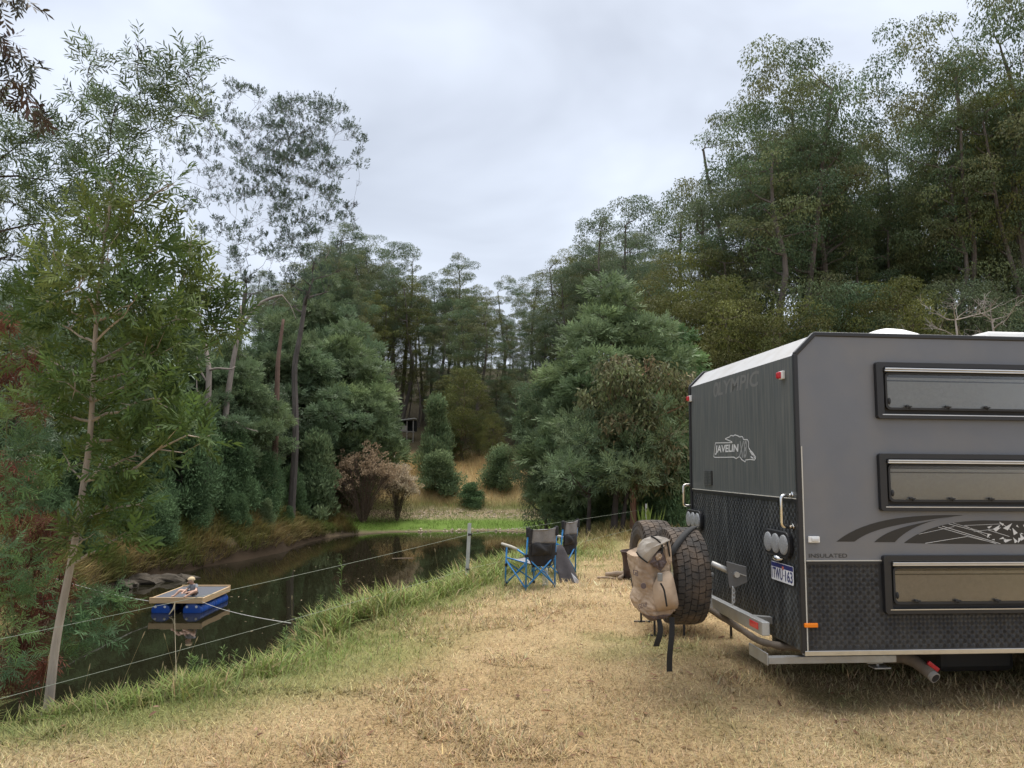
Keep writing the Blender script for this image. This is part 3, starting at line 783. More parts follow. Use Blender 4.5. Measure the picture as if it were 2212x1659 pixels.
# carrier latch plate with chain, near the plate
q0 = vanP(1537, 1217, .40); q1 = vanP(1580, 1236, .36)
g = Geo(); g.tube([q0, q1], .022, 10); g.obj('carrier_tube', M_galv, van, smooth=True)
c8 = lambda x, y: vanP(1324.9 + .24305 * x, 1065.7 + .24305 * y, .34)
g = Geo(); poly = [c8(*p) for p in ((1005, 607), (1180, 655), (1192, 790), (1075, 842), (1030, 840), (1015, 720))]
g.add([tuple(p) for p in poly] + [tuple(p + np.array([.012, .03, 0])) for p in poly], [(0, 1, 2, 3, 4, 5), (11, 10, 9, 8, 7, 6)] + [(i, (i + 1) % 6, (i + 1) % 6 + 6, i + 6)[::-1] for i in range(6)])
lp = g.obj('latch_plate', mat('latch_grey', (.09, .09, .09), rough=.6, var=.2), van, bevel=.003)
q = c8(1090, 720)
g = Geo(); g.tube([q + np.array([0, -.025, 0]), q + np.array([0, .01, 0])], .021, 12); g.obj('latch_knob', M_galv, lp)
g = Geo(); g.bar(c8(1085, 700) + np.array([.0, -.012, 0]), c8(1178, 733) + np.array([0, -.006, 0]), .007, .007); g.obj('latch_pin', M_galv, lp)
ch = [c8(1060 + 8 * (k % 2), 850 + 20 * k) for k in range(7)]
for k, p in enumerate(ch):
    g = Geo(); an = np.linspace(0, 2 * math.pi, 11)
    pp = [p + np.array([.010 * math.cos(a) if k % 2 else 0, .010 * math.cos(a) if k % 2 == 0 else 0, .019 * math.sin(a)]) for a in an]
    g.tube(pp, .0045, 6, cap=False); g.obj('chain_link', M_galv, lp)
# ------------------------------------------------------------------ vegetation: leaf shapes
def t_diamond(w=.3):
    return np.array([(0, 0, 0), (.45, w / 2, .02), (1, 0, -.04), (.45, -w / 2, .02)]), np.array([(0, 1, 2, 3)])
def t_lance(w=.2, bend=.18):
    V = np.array([(0, 0, 0), (.3, w / 2, -.01 * bend), (.3, -w / 2, -.01 * bend), (.7, w * .42, -bend * .45), (.7, -w * .42, -bend * .45), (1, 0, -bend)])
    return V, [(0, 1, 2), (1, 3, 4, 2), (3, 5, 4)]
def t_frond(n=7, w=.42, droop=.15):
    V = [(0, -.012, 0), (0, .012, 0), (1, 0, -droop)]; Fc = [(0, 1, 2)]
    for k in range(n):
        s = .12 + .86 * k / n; z = -droop * s * s; l = w * (.55 + .45 * math.sin(math.pi * (k + 1) / (n + 1)))
        for sd in (-1, 1):
            i = len(V); V += [(s, 0, z), (s + .06, 0, z), (s + .42 * l, sd * l, z - .03)]
            Fc.append((i, i + 1, i + 2))
            i = len(V); V += [(s + .02, sd * .03, z), (s + .42 * l, sd * l, z - .03), (s + .30 * l, sd * l * 1.02, z - .05)]
            Fc.append((i, i + 1, i + 2))
    return np.array(V), Fc
def t_spray(n=5, w=.5, lw=.05, seed=1):
    """flat spray of narrow pointed leaflets, for feathery crowns seen from afar"""
    r = random.Random(seed); V = []; Fc = []
    for k in range(n):
        s = .05 + .7 * k / n; a = (1 if k % 2 else -1) * (.5 + .4 * r.random()); l = .42 + .2 * r.random()
        if k == n - 1: a = 0
        d = np.array((math.cos(a), math.sin(a), r.uniform(-.25, .2))); p = np.array((s, 0, 0)); q = np.array((-d[1], d[0], 0)) * lw
        i = len(V); V += [p - q * .4, p + d * l * .5 + q, p + d * l, p + d * l * .5 - q]; Fc.append((i, i + 1, i + 2, i + 3))
    return np.array(V), Fc
def t_sprig(n=7, ll=.42, w=.09, spread=.75, bend=.12, seed=2, stem=.008):
    """twig with alternate long leaves"""
    r = random.Random(seed); V = [(0, -stem, 0), (0, stem, 0), (.95, 0, -.05)]; Fc = [(0, 1, 2)]
    lv, lf = t_lance(w / ll if ll else .2, bend)
    for k in range(n):
        s = .1 + .85 * k / n; roll = (1 if k % 2 else -1) * spread * r.uniform(.6, 1.2); el = r.uniform(-.35, .45)
        if k == n - 1: roll *= .2
        d = np.array((math.cos(roll) * math.cos(el), math.sin(roll), math.sin(el))); d /= np.linalg.norm(d)
        nn = np.array((r.uniform(-.3, .3), r.uniform(-.6, .6), 1.0)); sd = np.cross(nn, d); sd /= np.linalg.norm(sd); nn = np.cross(d, sd)
        l = ll * r.uniform(.75, 1.2); i = len(V)
        for p in lv: V.append(tuple(np.array((s, 0, -.05 * s * s)) + l * (p[0] * d + p[1] * sd + p[2] * nn)))
        Fc += [tuple(q + i for q in f) for f in lf]
    return np.array(V), Fc
def unit(a):
    return a / (np.linalg.norm(a, axis=-1, keepdims=True) + 1e-9)
def scatter(g, tmpl, P, D, Nn, L, C):
    """place the leaf shape N times: P points, D axes, Nn rough normals, L lengths, C colours"""
    TV, TF = tmpl; n, k = len(P), len(TV)
    D = unit(D); S = unit(np.cross(Nn, D)); Nn = np.cross(D, S)
    V = P[:, None, :] + L[:, None, None] * (TV[None, :, 0:1] * D[:, None, :] + TV[None, :, 1:2] * S[:, None, :] + TV[None, :, 2:3] * Nn[:, None, :])
    CC = np.repeat(C, k, 0)
    base = g.n
    g.v.append(V.reshape(-1, 3).astype(np.float32)); g.c.append(CC.astype(np.float32)); g.n += n * k
    off = np.arange(n)[:, None, None] * k + base
    by = {}
    for f in (TF.tolist() if isinstance(TF, np.ndarray) else TF): by.setdefault(len(f), []).append(f)
    for m, fs in by.items():
        g.f.append((np.array(fs)[None] + off).reshape(-1, m).astype(np.int32))

# ------------------------------------------------------------------ trees: trunk + limbs to each clump + leaves
def smooth_path(pts, n):
    pts = np.asarray(pts, float); k = len(pts)
    t = np.linspace(0, k - 1, n); out = np.stack([np.interp(t, np.arange(k), pts[:, j]) for j in range(3)], 1)
    for _ in range(2): out[1:-1] = (out[:-2] + 2 * out[1:-1] + out[2:]) / 4
    return out
def grow(seed, trunk, r0, r1, clumps, tmpl, L, palette, leaf_dir='out', shell=.55, twigs=3, jit=.22, bark=(.12, .1, .085), sides=7, minh=.25, lift=.12, gap=0.0, up=.3, twig_r=.008, trunk_n=16, lean=1.0, limb_r=1.0, flat_norm=.5, hang=0.0):
    """clumps rows: x y z rx ry rz n. returns (wood mesh, crown mesh)"""
    rg = np.random.default_rng(seed)
    wood, crown = Geo(), Geo()
    bark = np.array(bark)
    tp = smooth_path(trunk, trunk_n); k = len(tp)
    tr = r0 + (r1 - r0) * np.linspace(0, 1, k) ** .8; tr[0] *= 1.25
    bc = bark * (1 + .25 * rg.standard_normal((k, 1)) * .5)
    wood.tube(tp, tr, sides, np.clip(bc, .01, 1))
    nodes = [tp[int(k * minh):]]; nr = [tr[int(k * minh):]]
    clumps = np.asarray(clumps, float)
    axis_d = np.hypot(clumps[:, 0] - np.interp(clumps[:, 2], tp[:, 2], tp[:, 0]), clumps[:, 1] - np.interp(clumps[:, 2], tp[:, 2], tp[:, 1]))
    for ci in np.argsort(axis_d + clumps[:, 2] * .15):
        c = clumps[ci]; ctr = c[:3]; rad = c[3:6]; n = int(c[6])
        NP, NR = np.concatenate(nodes), np.concatenate(nr)
        dv = ctr - NP; dist = np.linalg.norm(dv, axis=1); hd = np.hypot(dv[:, 0], dv[:, 1])
        cost = dist + lean * 1.4 * np.maximum(0, .35 * hd - dv[:, 2]) + 2.0 * np.maximum(0, .02 - NR) * 20
        b = int(np.argmin(cost)); s = NP[b]; d = dist[b]
        br = min(NR[b] * .72, (.012 * d + .012) * limb_r + .0016 * limb_r * math.sqrt(max(n, 1)))
        m = max(5, int(4 + d * 1.2))
        t = np.linspace(0, 1, m)[:, None]
        mid = (s + ctr) / 2 + np.array([0, 0, -lift * d]) + rg.standard_normal(3) * .07 * d
        path = (1 - t) ** 2 * s + 2 * t * (1 - t) * mid + t * t * ctr
        path[1:-1] += rg.standard_normal((m - 2, 3)) * .018 * d
        prad = br * (1 - t[:, 0]) + max(.006, br * .35) * t[:, 0]
        wood.tube(path, prad, 5 if br > .02 else 4, np.clip(bark * rg.uniform(.8, 1.2), .005, 1), cap=False)
        nodes.append(path[1:]); nr.append(prad[1:])
        for _ in range(twigs):
            e = ctr + unit(rg.standard_normal(3) + np.array([0, 0, up])) * rad * rg.uniform(.6, 1.05)
            s2 = path[-1 - int(rg.integers(0, 2))]
            w = np.stack([s2, (s2 + e) / 2 + rg.standard_normal(3) * .06 * np.linalg.norm(e - s2), e])
            wood.tube(w, [max(.006, br * .4), max(.005, br * .25), twig_r * .5], 3, np.clip(bark * rg.uniform(.8, 1.2), .005, 1), cap=False)
        if n <= 0: continue
        u = unit(rg.standard_normal((n, 3))); rr = rg.random(n) ** (1.0 / (1 + 3 * shell))
        u[:, 2] = np.where((u[:, 2] < 0) & (rg.random(n) < .45 * shell), -u[:, 2], u[:, 2])
        P = ctr + u * rr[:, None] * rad
        if hang: P[:, 2] -= hang * rad[2] * rg.exponential(1.0, n) * (u[:, 2] < .3)
        if gap:
            q = P * 2.2 / rad.mean()
            keep = (np.sin(q[:, 0] * 2.1 + ci) + np.sin(q[:, 1] * 2.3 + 2 * ci) + np.sin(q[:, 2] * 2.6 + 3 * ci)) > (gap * 3 - 2.2)
            P, u = P[keep], u[keep]
        n = len(P)
        rnd = rg.standard_normal((n, 3))
        if leaf_dir == 'out': D = u + .6 * rnd + np.array([0, 0, up])
        elif leaf_dir == 'down': D = .5 * u + .55 * rnd + np.array([0, 0, -1.1])
        elif leaf_dir == 'up': D = .55 * u + .4 * rnd + np.array([0, 0, 1.0])
        else: D = rnd
        Nn = u * (1 - flat_norm) + np.array([0, 0, flat_norm]) + .5 * rg.standard_normal((n, 3))
        pal = np.array(palette)
        base = pal[int(rg.integers(0, len(pal)))] * rg.uniform(.72, 1.28)
        other = pal[rg.integers(0, len(pal), n)]
        C = (base * .7 + other * .3) * np.clip(1 + jit * rg.standard_normal((n, 1)), .35, 1.9)
        scatter(crown, tmpl, P, D, Nn, L * rg.uniform(.65, 1.25, n), C)
    return wood.mesh('trunk', True), crown.mesh('crown', True)

M_bark = mat('bark', (.12, .1, .08), rough=.9, spec=.15, tint=True, var=.35, scale=3, stretch=(5, 5, .8), bump=.4, bscale=14)
M_leaf = mat('leaf', (.06, .08, .04), rough=.6, spec=.2, tint=True, transl=.34)
M_leaf_dark = mat('leaf_backlit', (.06, .08, .04), rough=.5, spec=.35, tint=True, transl=.12)
M_leaf_dull = mat('leaf_matt', (.06, .08, .04), rough=.75, spec=.15, tint=True, transl=.3)
def plant(name, label, cat, meshes, loc, rz=0, sc=1.0, group=None, names=('trunk', 'crown'), lm=None):
    t = thing(name, label, cat, loc, rz, group)
    t.scale = (sc, sc, sc) if np.isscalar(sc) else sc
    for nm, me, mm in zip(names, meshes, (M_bark, lm or M_leaf)):
        if me is None: continue
        if len(me.materials) == 0: me.materials.append(mm)
        o = bpy.data.objects.new(nm, me); COL.objects.link(o); o.parent = t
    return t

# palettes (leaf albedo)
P_EUC = [(0.099, 0.152, 0.075), (0.124, 0.171, 0.080), (0.155, 0.179, 0.075), (0.085, 0.136, 0.075), (0.164, 0.165, 0.075)]
P_EUCO = [(0.127, 0.145, 0.041), (0.147, 0.156, 0.043), (0.109, 0.130, 0.041), (0.134, 0.133, 0.045)]
P_EUCD = [(0.107, 0.151, 0.090), (0.132, 0.171, 0.095), (0.143, 0.171, 0.085)]
P_WAT = [(0.171, 0.231, 0.109), (0.148, 0.208, 0.104), (0.201, 0.260, 0.115), (0.163, 0.217, 0.115)]
P_WATG = [(0.127, 0.218, 0.086), (0.161, 0.247, 0.098), (0.109, 0.190, 0.081)]
P_WATD = [(0.111, 0.164, 0.086), (0.136, 0.191, 0.096), (0.120, 0.172, 0.096), (0.152, 0.194, 0.096)]
P_SAP = [(0.084, 0.134, 0.036), (0.116, 0.164, 0.040), (0.068, 0.112, 0.036), (0.157, 0.189, 0.055)]
P_BROWN = [(.13, .14, .06), (.16, .125, .065), (.11, .135, .055), (.19, .165, .095), (.10, .125, .05), (.14, .15, .07)]
P_SHRUB = [(0.176, 0.240, 0.125), (0.146, 0.209, 0.104), (0.209, 0.260, 0.129)]
P_SHRUBD = [(0.123, 0.193, 0.089), (0.138, 0.213, 0.097), (0.103, 0.165, 0.080)]
P_RED = [(0.130, 0.045, 0.030), (0.090, 0.035, 0.025), (0.160, 0.070, 0.040)]

# forest eucalypts, built 20 m tall
def spaced(out, p, dmin):
    return all((p[0] - q[0]) ** 2 + (p[1] - q[1]) ** 2 + 1.6 * (p[2] - q[2]) ** 2 > dmin * dmin for q in out)
def euc_clumps(seed, H, spread, lo, n, cr, nl, flat=.55, top=.9, gapf=1.32):
    rg = np.random.default_rng(seed); out = [(rg.normal() * .3, rg.normal() * .3, H - cr * flat, cr, cr, cr * flat, nl)]
    for k in range(n * 12):
        if len(out) >= n: break
        t = lo + (1 - lo) * rg.random() ** .75
        env = math.sin(math.pi * min(1, (t - lo) / (1 - lo)) ** 1.25 * .80 + .14)
        rmax = H * spread * max(.2, env)
        r = rmax * math.sqrt(rg.random()); a = rg.random() * 6.283
        c = cr * rg.uniform(.6, 1.4); p = (r * math.cos(a), r * math.sin(a), H * t - c * flat)
        if not spaced(out, p, cr * gapf): continue
        out.append((*p, c * rg.uniform(.9, 1.3), c * rg.uniform(.8, 1.1), c * flat * rg.uniform(.7, 1.15), nl * (c / cr) ** 2))
    return out
def euc_trunk(seed, H, top=.88, wob=.35):
    rg = np.random.default_rng(seed + 100); z = np.linspace(0, H * top, 7); p = np.cumsum(rg.standard_normal((7, 2)) * wob, 0); p -= p[0]
    return np.stack([p[:, 0], p[:, 1], z], 1)
EUC = []
_spec = [  # spread, lowest foliage, clumps, clump radius, leaves per clump, palette, fork
    (.14, .46, 44, .84, 400, P_EUC), (.15, .40, 50, .84, 400, P_EUC), (.12, .54, 34, .82, 400, P_EUC),
    (.16, .32, 56, .88, 400, P_EUCO), (.14, .42, 46, .84, 400, P_EUCD), (.17, .50, 42, .80, 380, P_EUC), (.12, .56, 32, .80, 380, P_EUCD)]
for i, (spd, lo, n, cr, nl, pal) in enumerate(_spec):
    m = grow(40 + i, euc_trunk(i, 20), .27, .06, euc_clumps(i, 20, spd, lo, n, cr, nl), t_diamond(.40), .155, pal, leaf_dir='down', shell=.85, twigs=3, bark=(.13, .11, .095), minh=.3, lift=.14, gap=.22, up=.2, twig_r=.018, trunk_n=18, limb_r=1.5, hang=.22, jit=.14)
    EUC.append(m)
# rounder understorey trees, built 10 m tall
OLV = []
for i, (spd, lo, n, cr, nl, pal) in enumerate([(.30, .12, 60, .85, 588, P_EUCO), (.26, .10, 56, .8, 588, P_EUC), (.28, .15, 54, .8, 560, P_EUCD)]):
    OLV.append(grow(70 + i, euc_trunk(i + 20, 10, .8, .2), .16, .04, euc_clumps(30 + i, 10, spd, lo, n, cr, nl, flat=.7), t_diamond(.36), .125, pal, leaf_dir='down', shell=.7, twigs=3, bark=(.16, .13, .10), minh=.12, lift=.1, gap=.22, up=.2, twig_r=.012, limb_r=1.2, hang=.2, jit=.15))
# feathery wattles, built 6 m tall
def wattle_clumps(seed, H, R0, n, cr, nl, lo=.06, peak=.35):
    rg = np.random.default_rng(seed); out = []
    for k in range(n * 14):
        if len(out) >= n: break
        t = lo + (1 - lo) * rg.random()
        env = (min(1, t / peak) ** .6) * (1 if t < peak else max(.10, 1 - ((t - peak) / (1 - peak)) ** 1.4))
        r = R0 * env * rg.uniform(.25, 1.1) ** .7; a = rg.random() * 6.283; c = cr * rg.uniform(.7, 1.3)
        p = (r * math.cos(a), r * math.sin(a), H * t)
        if not spaced(out, p, cr * .95): continue
        out.append((*p, c, c, c * .5, nl * (c / cr) ** 2))
    return out
WAT = []
for i, (H, R0, n, cr, nl, pal, pk) in enumerate([(6, 2.0, 92, .46, 170, P_WAT, .35), (6, 1.8, 84, .44, 170, P_WATG, .30), (6, 2.1, 92, .46, 170, P_WATD, .45)]):
    WAT.append(grow(80 + i, euc_trunk(i + 40, H, .9, .12), .11, .02, wattle_clumps(50 + i, H, R0, n, cr, nl, peak=pk), t_spray(5, lw=.085, seed=i), .23, pal, leaf_dir='out', shell=.6, twigs=4, bark=(.09, .075, .06), minh=.08, lift=.05, up=.35, twig_r=.006, limb_r=.8, jit=.2))
# dense bank shrubs, built 2.5 m tall
def shrub_clumps(seed, H, R0, n, cr, nl, cone=.6):
    rg = np.random.default_rng(seed); out = []
    for k in range(n):
        t = rg.random(); env = (1 - cone * t) * (1 if t < .8 else 1 - (t - .8) * 2.2)
        r = R0 * env * rg.uniform(.3, 1); a = rg.random() * 6.283; c = cr * rg.uniform(.7, 1.3)
        out.append((r * math.cos(a), r * math.sin(a), .12 + (H - .2) * t, c, c, c * 1.1, nl * (c / cr) ** 2))
    return out
SHR = []
for i, (H, R0, n, cr, nl, pal, cone, ld) in enumerate([(2.5, .85, 44, .34, 300, P_SHRUB, .55, 'up'), (2.5, .62, 40, .30, 300, P_SHRUB, .8, 'up'), (2.5, 1.2, 56, .40, 330, P_SHRUBD, .35, 'out'), (2.5, .7, 40, .3, 300, P_SHRUBD, .65, 'up')]):
    SHR.append(grow(90 + i, [(0, 0, 0), (.02, .01, .8), (.0, .03, H * .75)], .05, .012, shrub_clumps(60 + i, H, R0, n, cr, nl, cone), t_diamond(.32), .125, pal, leaf_dir=ld, shell=.4, twigs=3, bark=(.08, .065, .05), minh=.0, lift=.02, up=.5, twig_r=.003, limb_r=.5))

PROP = []
def tree_at(kind, px, ptop, Y, idx, name, label, cat='tree', rz=None, group=None, wide=1.0, h0=None, X=None, sink=.1):
    """stand a built tree on the ground at distance Y under pixel column px, scaled so that its top meets row ptop"""
    built = {'e': (EUC, 20.0), 'o': (OLV, 10.0), 'w': (WAT, 6.0), 's': (SHR, 2.5)}[kind]
    p = at_y(px, ptop, Y); z0 = hz(p[0], Y) - sink
    s = (p[2] - z0) / built[1]
    lm = None if kind != 's' else M_leaf_dull
    return plant(name, label, cat, built[0][idx], (p[0], Y, z0), (random.Random(int(px * 7 + Y)).random() * 6.28) if rz is None else rz, (s * wide, s * wide, s), group, lm=lm)
# ------------------------------------------------------------------ the forest
_rf = random.Random(11)
LEADS = [  # px, top row, distance, variant, label: the eucalypts that stand out
    (1690, 98, 42, 0, 'tall eucalypt with open crown, left of the two tallest behind the caravan'),
    (1760, 168, 45, 5, 'eucalypt with forked crown just right of the open-crowned one'),
    (1985, 40, 44, 1, 'very tall eucalypt standing above the caravan roof hatch'),
    (2205, -60, 40, 0, 'tallest eucalypt, cut by the right edge of the picture'),
    (2085, 150, 47, 5, 'eucalypt with thin upright tip right of the very tall one'),
    (1880, 275, 48, 4, 'dark narrow eucalypt between the two tallest ones'),
    (1590, 235, 50, 5, 'leaning eucalypt at the left shoulder of the right-hand stand'),
    (1480, 395, 56, 2, 'slender eucalypt with small round crown above the wattle'),
    (1372, 420, 62, 4, 'dark eucalypt with layered crown above the mid-right wattle'),
    (1292, 455, 66, 6, 'dark eucalypt with flat top left of the layered one'),
    (1205, 540, 72, 3, 'broad eucalypt with smooth sloping crown at the valley head'),
    (1150, 592, 78, 1, 'full green eucalypt left of the broad sloping one'),
    (1045, 612, 80, 3, 'olive eucalypt low on the skyline between the domed and feathery ones'),
    (935, 588, 79, 4, 'dark eucalypt low on the skyline left of the domed one'),
    (1100, 598, 84, 5, 'pale feathery eucalypt at the lowest point of the skyline'),
    (990, 545, 80, 2, 'eucalypt with airy domed crown alone against the sky at the centre'),
    (872, 520, 76, 6, 'tall straight pale-trunked eucalypt behind the little hut'),
    (800, 505, 80, 1, 'eucalypt with small crown right of the round-topped one'),
    (745, 478, 78, 4, 'round-topped dark eucalypt rising left of the valley'),
    (690, 520, 74, 0, 'dense eucalypt behind the sparse grey tree'),
]
for px, pt, Y, v, lab in LEADS:
    tree_at('e', px, pt, Y, v, 'eucalypt_tree', lab, group='eucalypts on the forest skyline')
def skyline(px):
    return np.interp(px, [-300, 300, 640, 700, 745, 800, 872, 930, 990, 1050, 1100, 1160, 1205, 1292, 1372, 1430, 1480, 1560, 1620, 1690, 1760, 1830, 1985, 2080, 2205, 2700], [560, 560, 560, 530, 490, 520, 540, 600, 570, 620, 615, 600, 560, 480, 450, 470, 430, 330, 260, 170, 210, 290, 120, 180, 40, 40])
SHORT = {1690: 'tall open-crowned eucalypt', 1760: 'fork-crowned eucalypt', 1985: 'very tall eucalypt', 2205: 'tallest edge eucalypt', 2085: 'thin-tipped eucalypt', 1880: 'dark narrow eucalypt', 1590: 'leaning eucalypt', 1480: 'slender eucalypt', 1372: 'layered dark eucalypt', 1292: 'flat-topped eucalypt', 1205: 'broad sloping eucalypt', 1100: 'pale feathery eucalypt', 990: 'airy domed eucalypt', 872: 'straight hut eucalypt', 800: 'small-crowned eucalypt', 745: 'round-topped eucalypt', 690: 'dense eucalypt'}
ORD = ['first', 'second', 'third', 'fourth', 'fifth', 'sixth', 'seventh', 'eighth', 'ninth', 'tenth', 'eleventh', 'twelfth'] + ['outermost'] * 40
LOOK = ['green', 'full-crowned', 'slim', 'olive', 'dark', 'open-crowned', 'dark slim']
def name_fillers(items, row, kind, marks):
    """items: (px, look, object): label each by its place next to a landmark tree"""
    by = {}
    for px, look, ob in items:
        m = min(marks, key=lambda q: abs(q - px)); by.setdefault((m, px < m), []).append((abs(px - m), look, ob))
    for (m, left), L in by.items():
        L.sort(key=lambda q: q[0])
        for k, (dx, look, ob) in enumerate(L):
            ob['label'] = '%s %s, %s to the %s of the %s, %s' % (look, kind, ORD[k], 'left' if left else 'right', marks[m], row)
LEFTM = {60: 'red dead foliage', 250: 'sapling crown', 400: 'loose yellow-green leaves', 545: 'sparse grey tree'}
for band, (y0, y1, a, b, n, drop) in enumerate([(65, 78, 620, 1420, 52, 90), (78, 100, 560, 1420, 56, 45), (39, 52, 1480, 2450, 28, 110), (52, 66, 1400, 2500, 18, 120), (46, 75, -420, 640, 28, 60)]):
    items = []
    for k in range(n):
        px = a + (b - a) * (k + _rf.random()) / n; Y = _rf.uniform(y0, y1)
        if 835 < px < 922 and Y < 71: Y += 8
        pt = skyline(px) + drop * _rf.uniform(.3, 2.6) + (30 if band == 4 else 0); v = _rf.randrange(7)
        if band < 2 and _rf.random() < .7: v = (1, 3, 4, 1)[_rf.randrange(4)]
        items.append((px, LOOK[v], tree_at('e', px, pt, Y, v, 'eucalypt_tree', 'x', group='forest eucalypts, ' + ['front of the far slope', 'back of the far slope', 'right stand', 'back of the right stand', 'left'][band], wide=_rf.uniform(.85, 1.25))))
    name_fillers(items, ['front row', 'back row', 'near stand', 'deep in the stand', 'far behind'][band], 'eucalypt', LEFTM if band == 4 else SHORT)
# understorey at the forest edge
UND = [(1000, 790, 63, 0, 1.15, 'rounded olive-green tree at the forest edge below the airy eucalypt'), (1065, 890, 60, 0, .8, 'yellow-green bushy tree at the edge of the dry field'), (930, 850, 73, 1, 1.0, 'low dark tree right of the little hut'), (1120, 820, 64, 2, 1.0, 'dark understorey tree left of the mid-right wattle'),
       (1560, 600, 38, 0, 1.25, 'olive-green spreading tree behind the rear end of the caravan roof'), (1680, 640, 36, 0, 1.2, 'yellow-green low tree above the sloping rear of the caravan'), (1790, 590, 38, 1, 1.2, 'green mid-height tree above the caravan roof hatch'), (1930, 600, 37, 0, 1.2, 'olive mid-height tree right of the caravan roof hatch'), (2080, 600, 39, 2, 1.2, 'dark mid-height tree above the roof air conditioner'), (2190, 560, 40, 1, 1.2, 'green mid-height tree at the right edge above the caravan'), (1180, 790, 26, 1, .7, 'light-leaved tree at the left side of the mid-right clump'), (1470, 600, 42, 0, 1.1, 'olive tree between the mid-right wattle and the caravan')]
for px, pt, Y, v, wd, lab in UND:
    tree_at('o', px, pt, Y, v, 'understorey_tree', lab, group='understorey trees', wide=wd)
for a, b, n, y0, y1, t0, t1, vs_, grp, row, marks in ((540, 1460, 46, 64, 80, 790, 905, (1, 2, 0, 1), 'understorey, far slope', 'in its shade', SHORT), (1470, 2370, 18, 40, 52, 640, 720, (0, 1, 2), 'understorey, right stand', 'lower down', SHORT), (-300, 600, 16, 42, 60, 690, 840, (1, 2, 2), 'understorey, left', 'low behind', LEFTM)):
    items = []
    for k in range(n):
        px = a + (b - a) * (k + _rf.random()) / n; v = _rf.choice(vs_)
        Yu = _rf.uniform(y0, y1) + (10 if 815 < px < 935 else 0)
        items.append((px, ('olive', 'green', 'dark')[v], tree_at('o', px, _rf.uniform(t0, t1), Yu, v, 'understorey_tree', 'x', group=grp, wide=_rf.uniform(.9, 1.4))))
    name_fillers(items, row, 'understorey tree', marks)

# ------------------------------------------------------------------ wattles and bank shrubs
for a in [('w', 740, 712, 50, 0, 'blue-green wattle with dense crown right of the sparse grey trees', 1.15), ('w', 790, 770, 54, 1, 'bright green wattle at the right end of the left-bank trees', .85), ('w', 610, 700, 46, 2, 'dark blue-green wattle behind the broken trunks on the left bank', 1.2), ('w', 500, 740, 36, 0, 'grey-green wattle left of the broken trunks', 1.1), ('w', 690, 600, 57, 2, 'tall dark wattle behind the blue-green one', .9), ('w', 400, 720, 34, 2, 'dark wattle overhanging the left bank behind the sapling', 1.1), ('w', 250, 690, 31, 2, 'dark wattle seen through the sapling leaves', 1.2), ('w', 60, 640, 28, 2, 'dark wattle near the left edge behind the red dead foliage', 1.2),
          ('w', 1330, 625, 25, 0, 'tall feathery wattle with spreading crown behind the brown-leaved eucalypt', 1.2), ('w', 1440, 690, 27, 1, 'pale green wattle against the rear corner of the caravan', 1.1), ('w', 1245, 800, 24, 0, 'low blue-green wattle left of the brown-leaved eucalypt', .85), ('w', 965, 905, 63, 2, 'small blue-green wattle behind the round bank bushes', 1.0), ('w', 812, 945, 62, 0, 'grey-green wattle left of the little hut', 1.2), ('w', 1160, 935, 55, 0, 'small feathery wattle at the edge of the dry field', .8)]:
    tree_at(a[0], a[1], a[2], a[3], a[4], 'wattle_tree', a[5], group='wattles round the pond', wide=a[6])
for a in [(1420, 930, 23.5, 2, .8, 'dark glossy bush between the brown-leaved eucalypt and the caravan'), (1475, 960, 21, 2, .7, 'dark bush beside the caravan rear wall'),
          (300, 925, 29, 2, .75, 'dark green bush over the rocky bank behind the raft'), (400, 900, 31, 2, .75, 'dense dark bush on the left bank above the raft'), (490, 935, 33.5, 2, .8, 'dense dark bush at the middle of the left bank'), (570, 985, 36.5, 2, .8, 'dark bush under the peeling trunk'), (200, 920, 28, 2, .8, 'dark bush behind the sapling trunk'), (80, 940, 26, 2, .8, 'dark bush at the far left bank'),
          (685, 948, 42, 1, 1.15, 'conical grey-green shrub at the water edge left of the dead shrub'), (635, 1010, 40, 3, .9, 'low shrub left of the conical shrub'), (940, 868, 57.5, 1, .95, 'tall conical green shrub in front of the dry field'), (950, 985, 53, 0, 1.75, 'large round grey-green bush above the bright green margin'), (1018, 1045, 51, 3, 1.9, 'small dark bush right of the large round one'), (1082, 972, 54, 0, 1.55, 'round olive bush at the edge of the dry field'), (895, 1050, 53, 3, 1.2, 'small green bush left of the large round one'), (1150, 1040, 52, 0, 1.5, 'loose grey bush left of the mid-right clump'), (255, 1080, 26.2, 2, .8, 'low bush leaning over the rocks behind the raft'), (345, 1075, 27.5, 2, .9, 'low dark bush hanging over the bank above the raft'), (430, 1065, 30.6, 2, .9, 'low bush hanging over the water right of the raft'), (510, 1070, 32.6, 2, .9, 'low dark bush at the water edge below the leaning trunk'), (575, 1085, 34.6, 0, 1.0, 'low grey-green bush at the water edge below the peeling trunk'), (625, 1095, 37.5, 3, 1.1, 'low dark bush at the water edge left of the conical shrub'), (170, 1090, 23.5, 2, .9, 'low dark bush on the bank behind the sapling trunk')]:
    tree_at('s', a[0], a[1], a[2], a[3], 'shrub', a[5], cat='shrub', group='bank shrubs', wide=a[4])

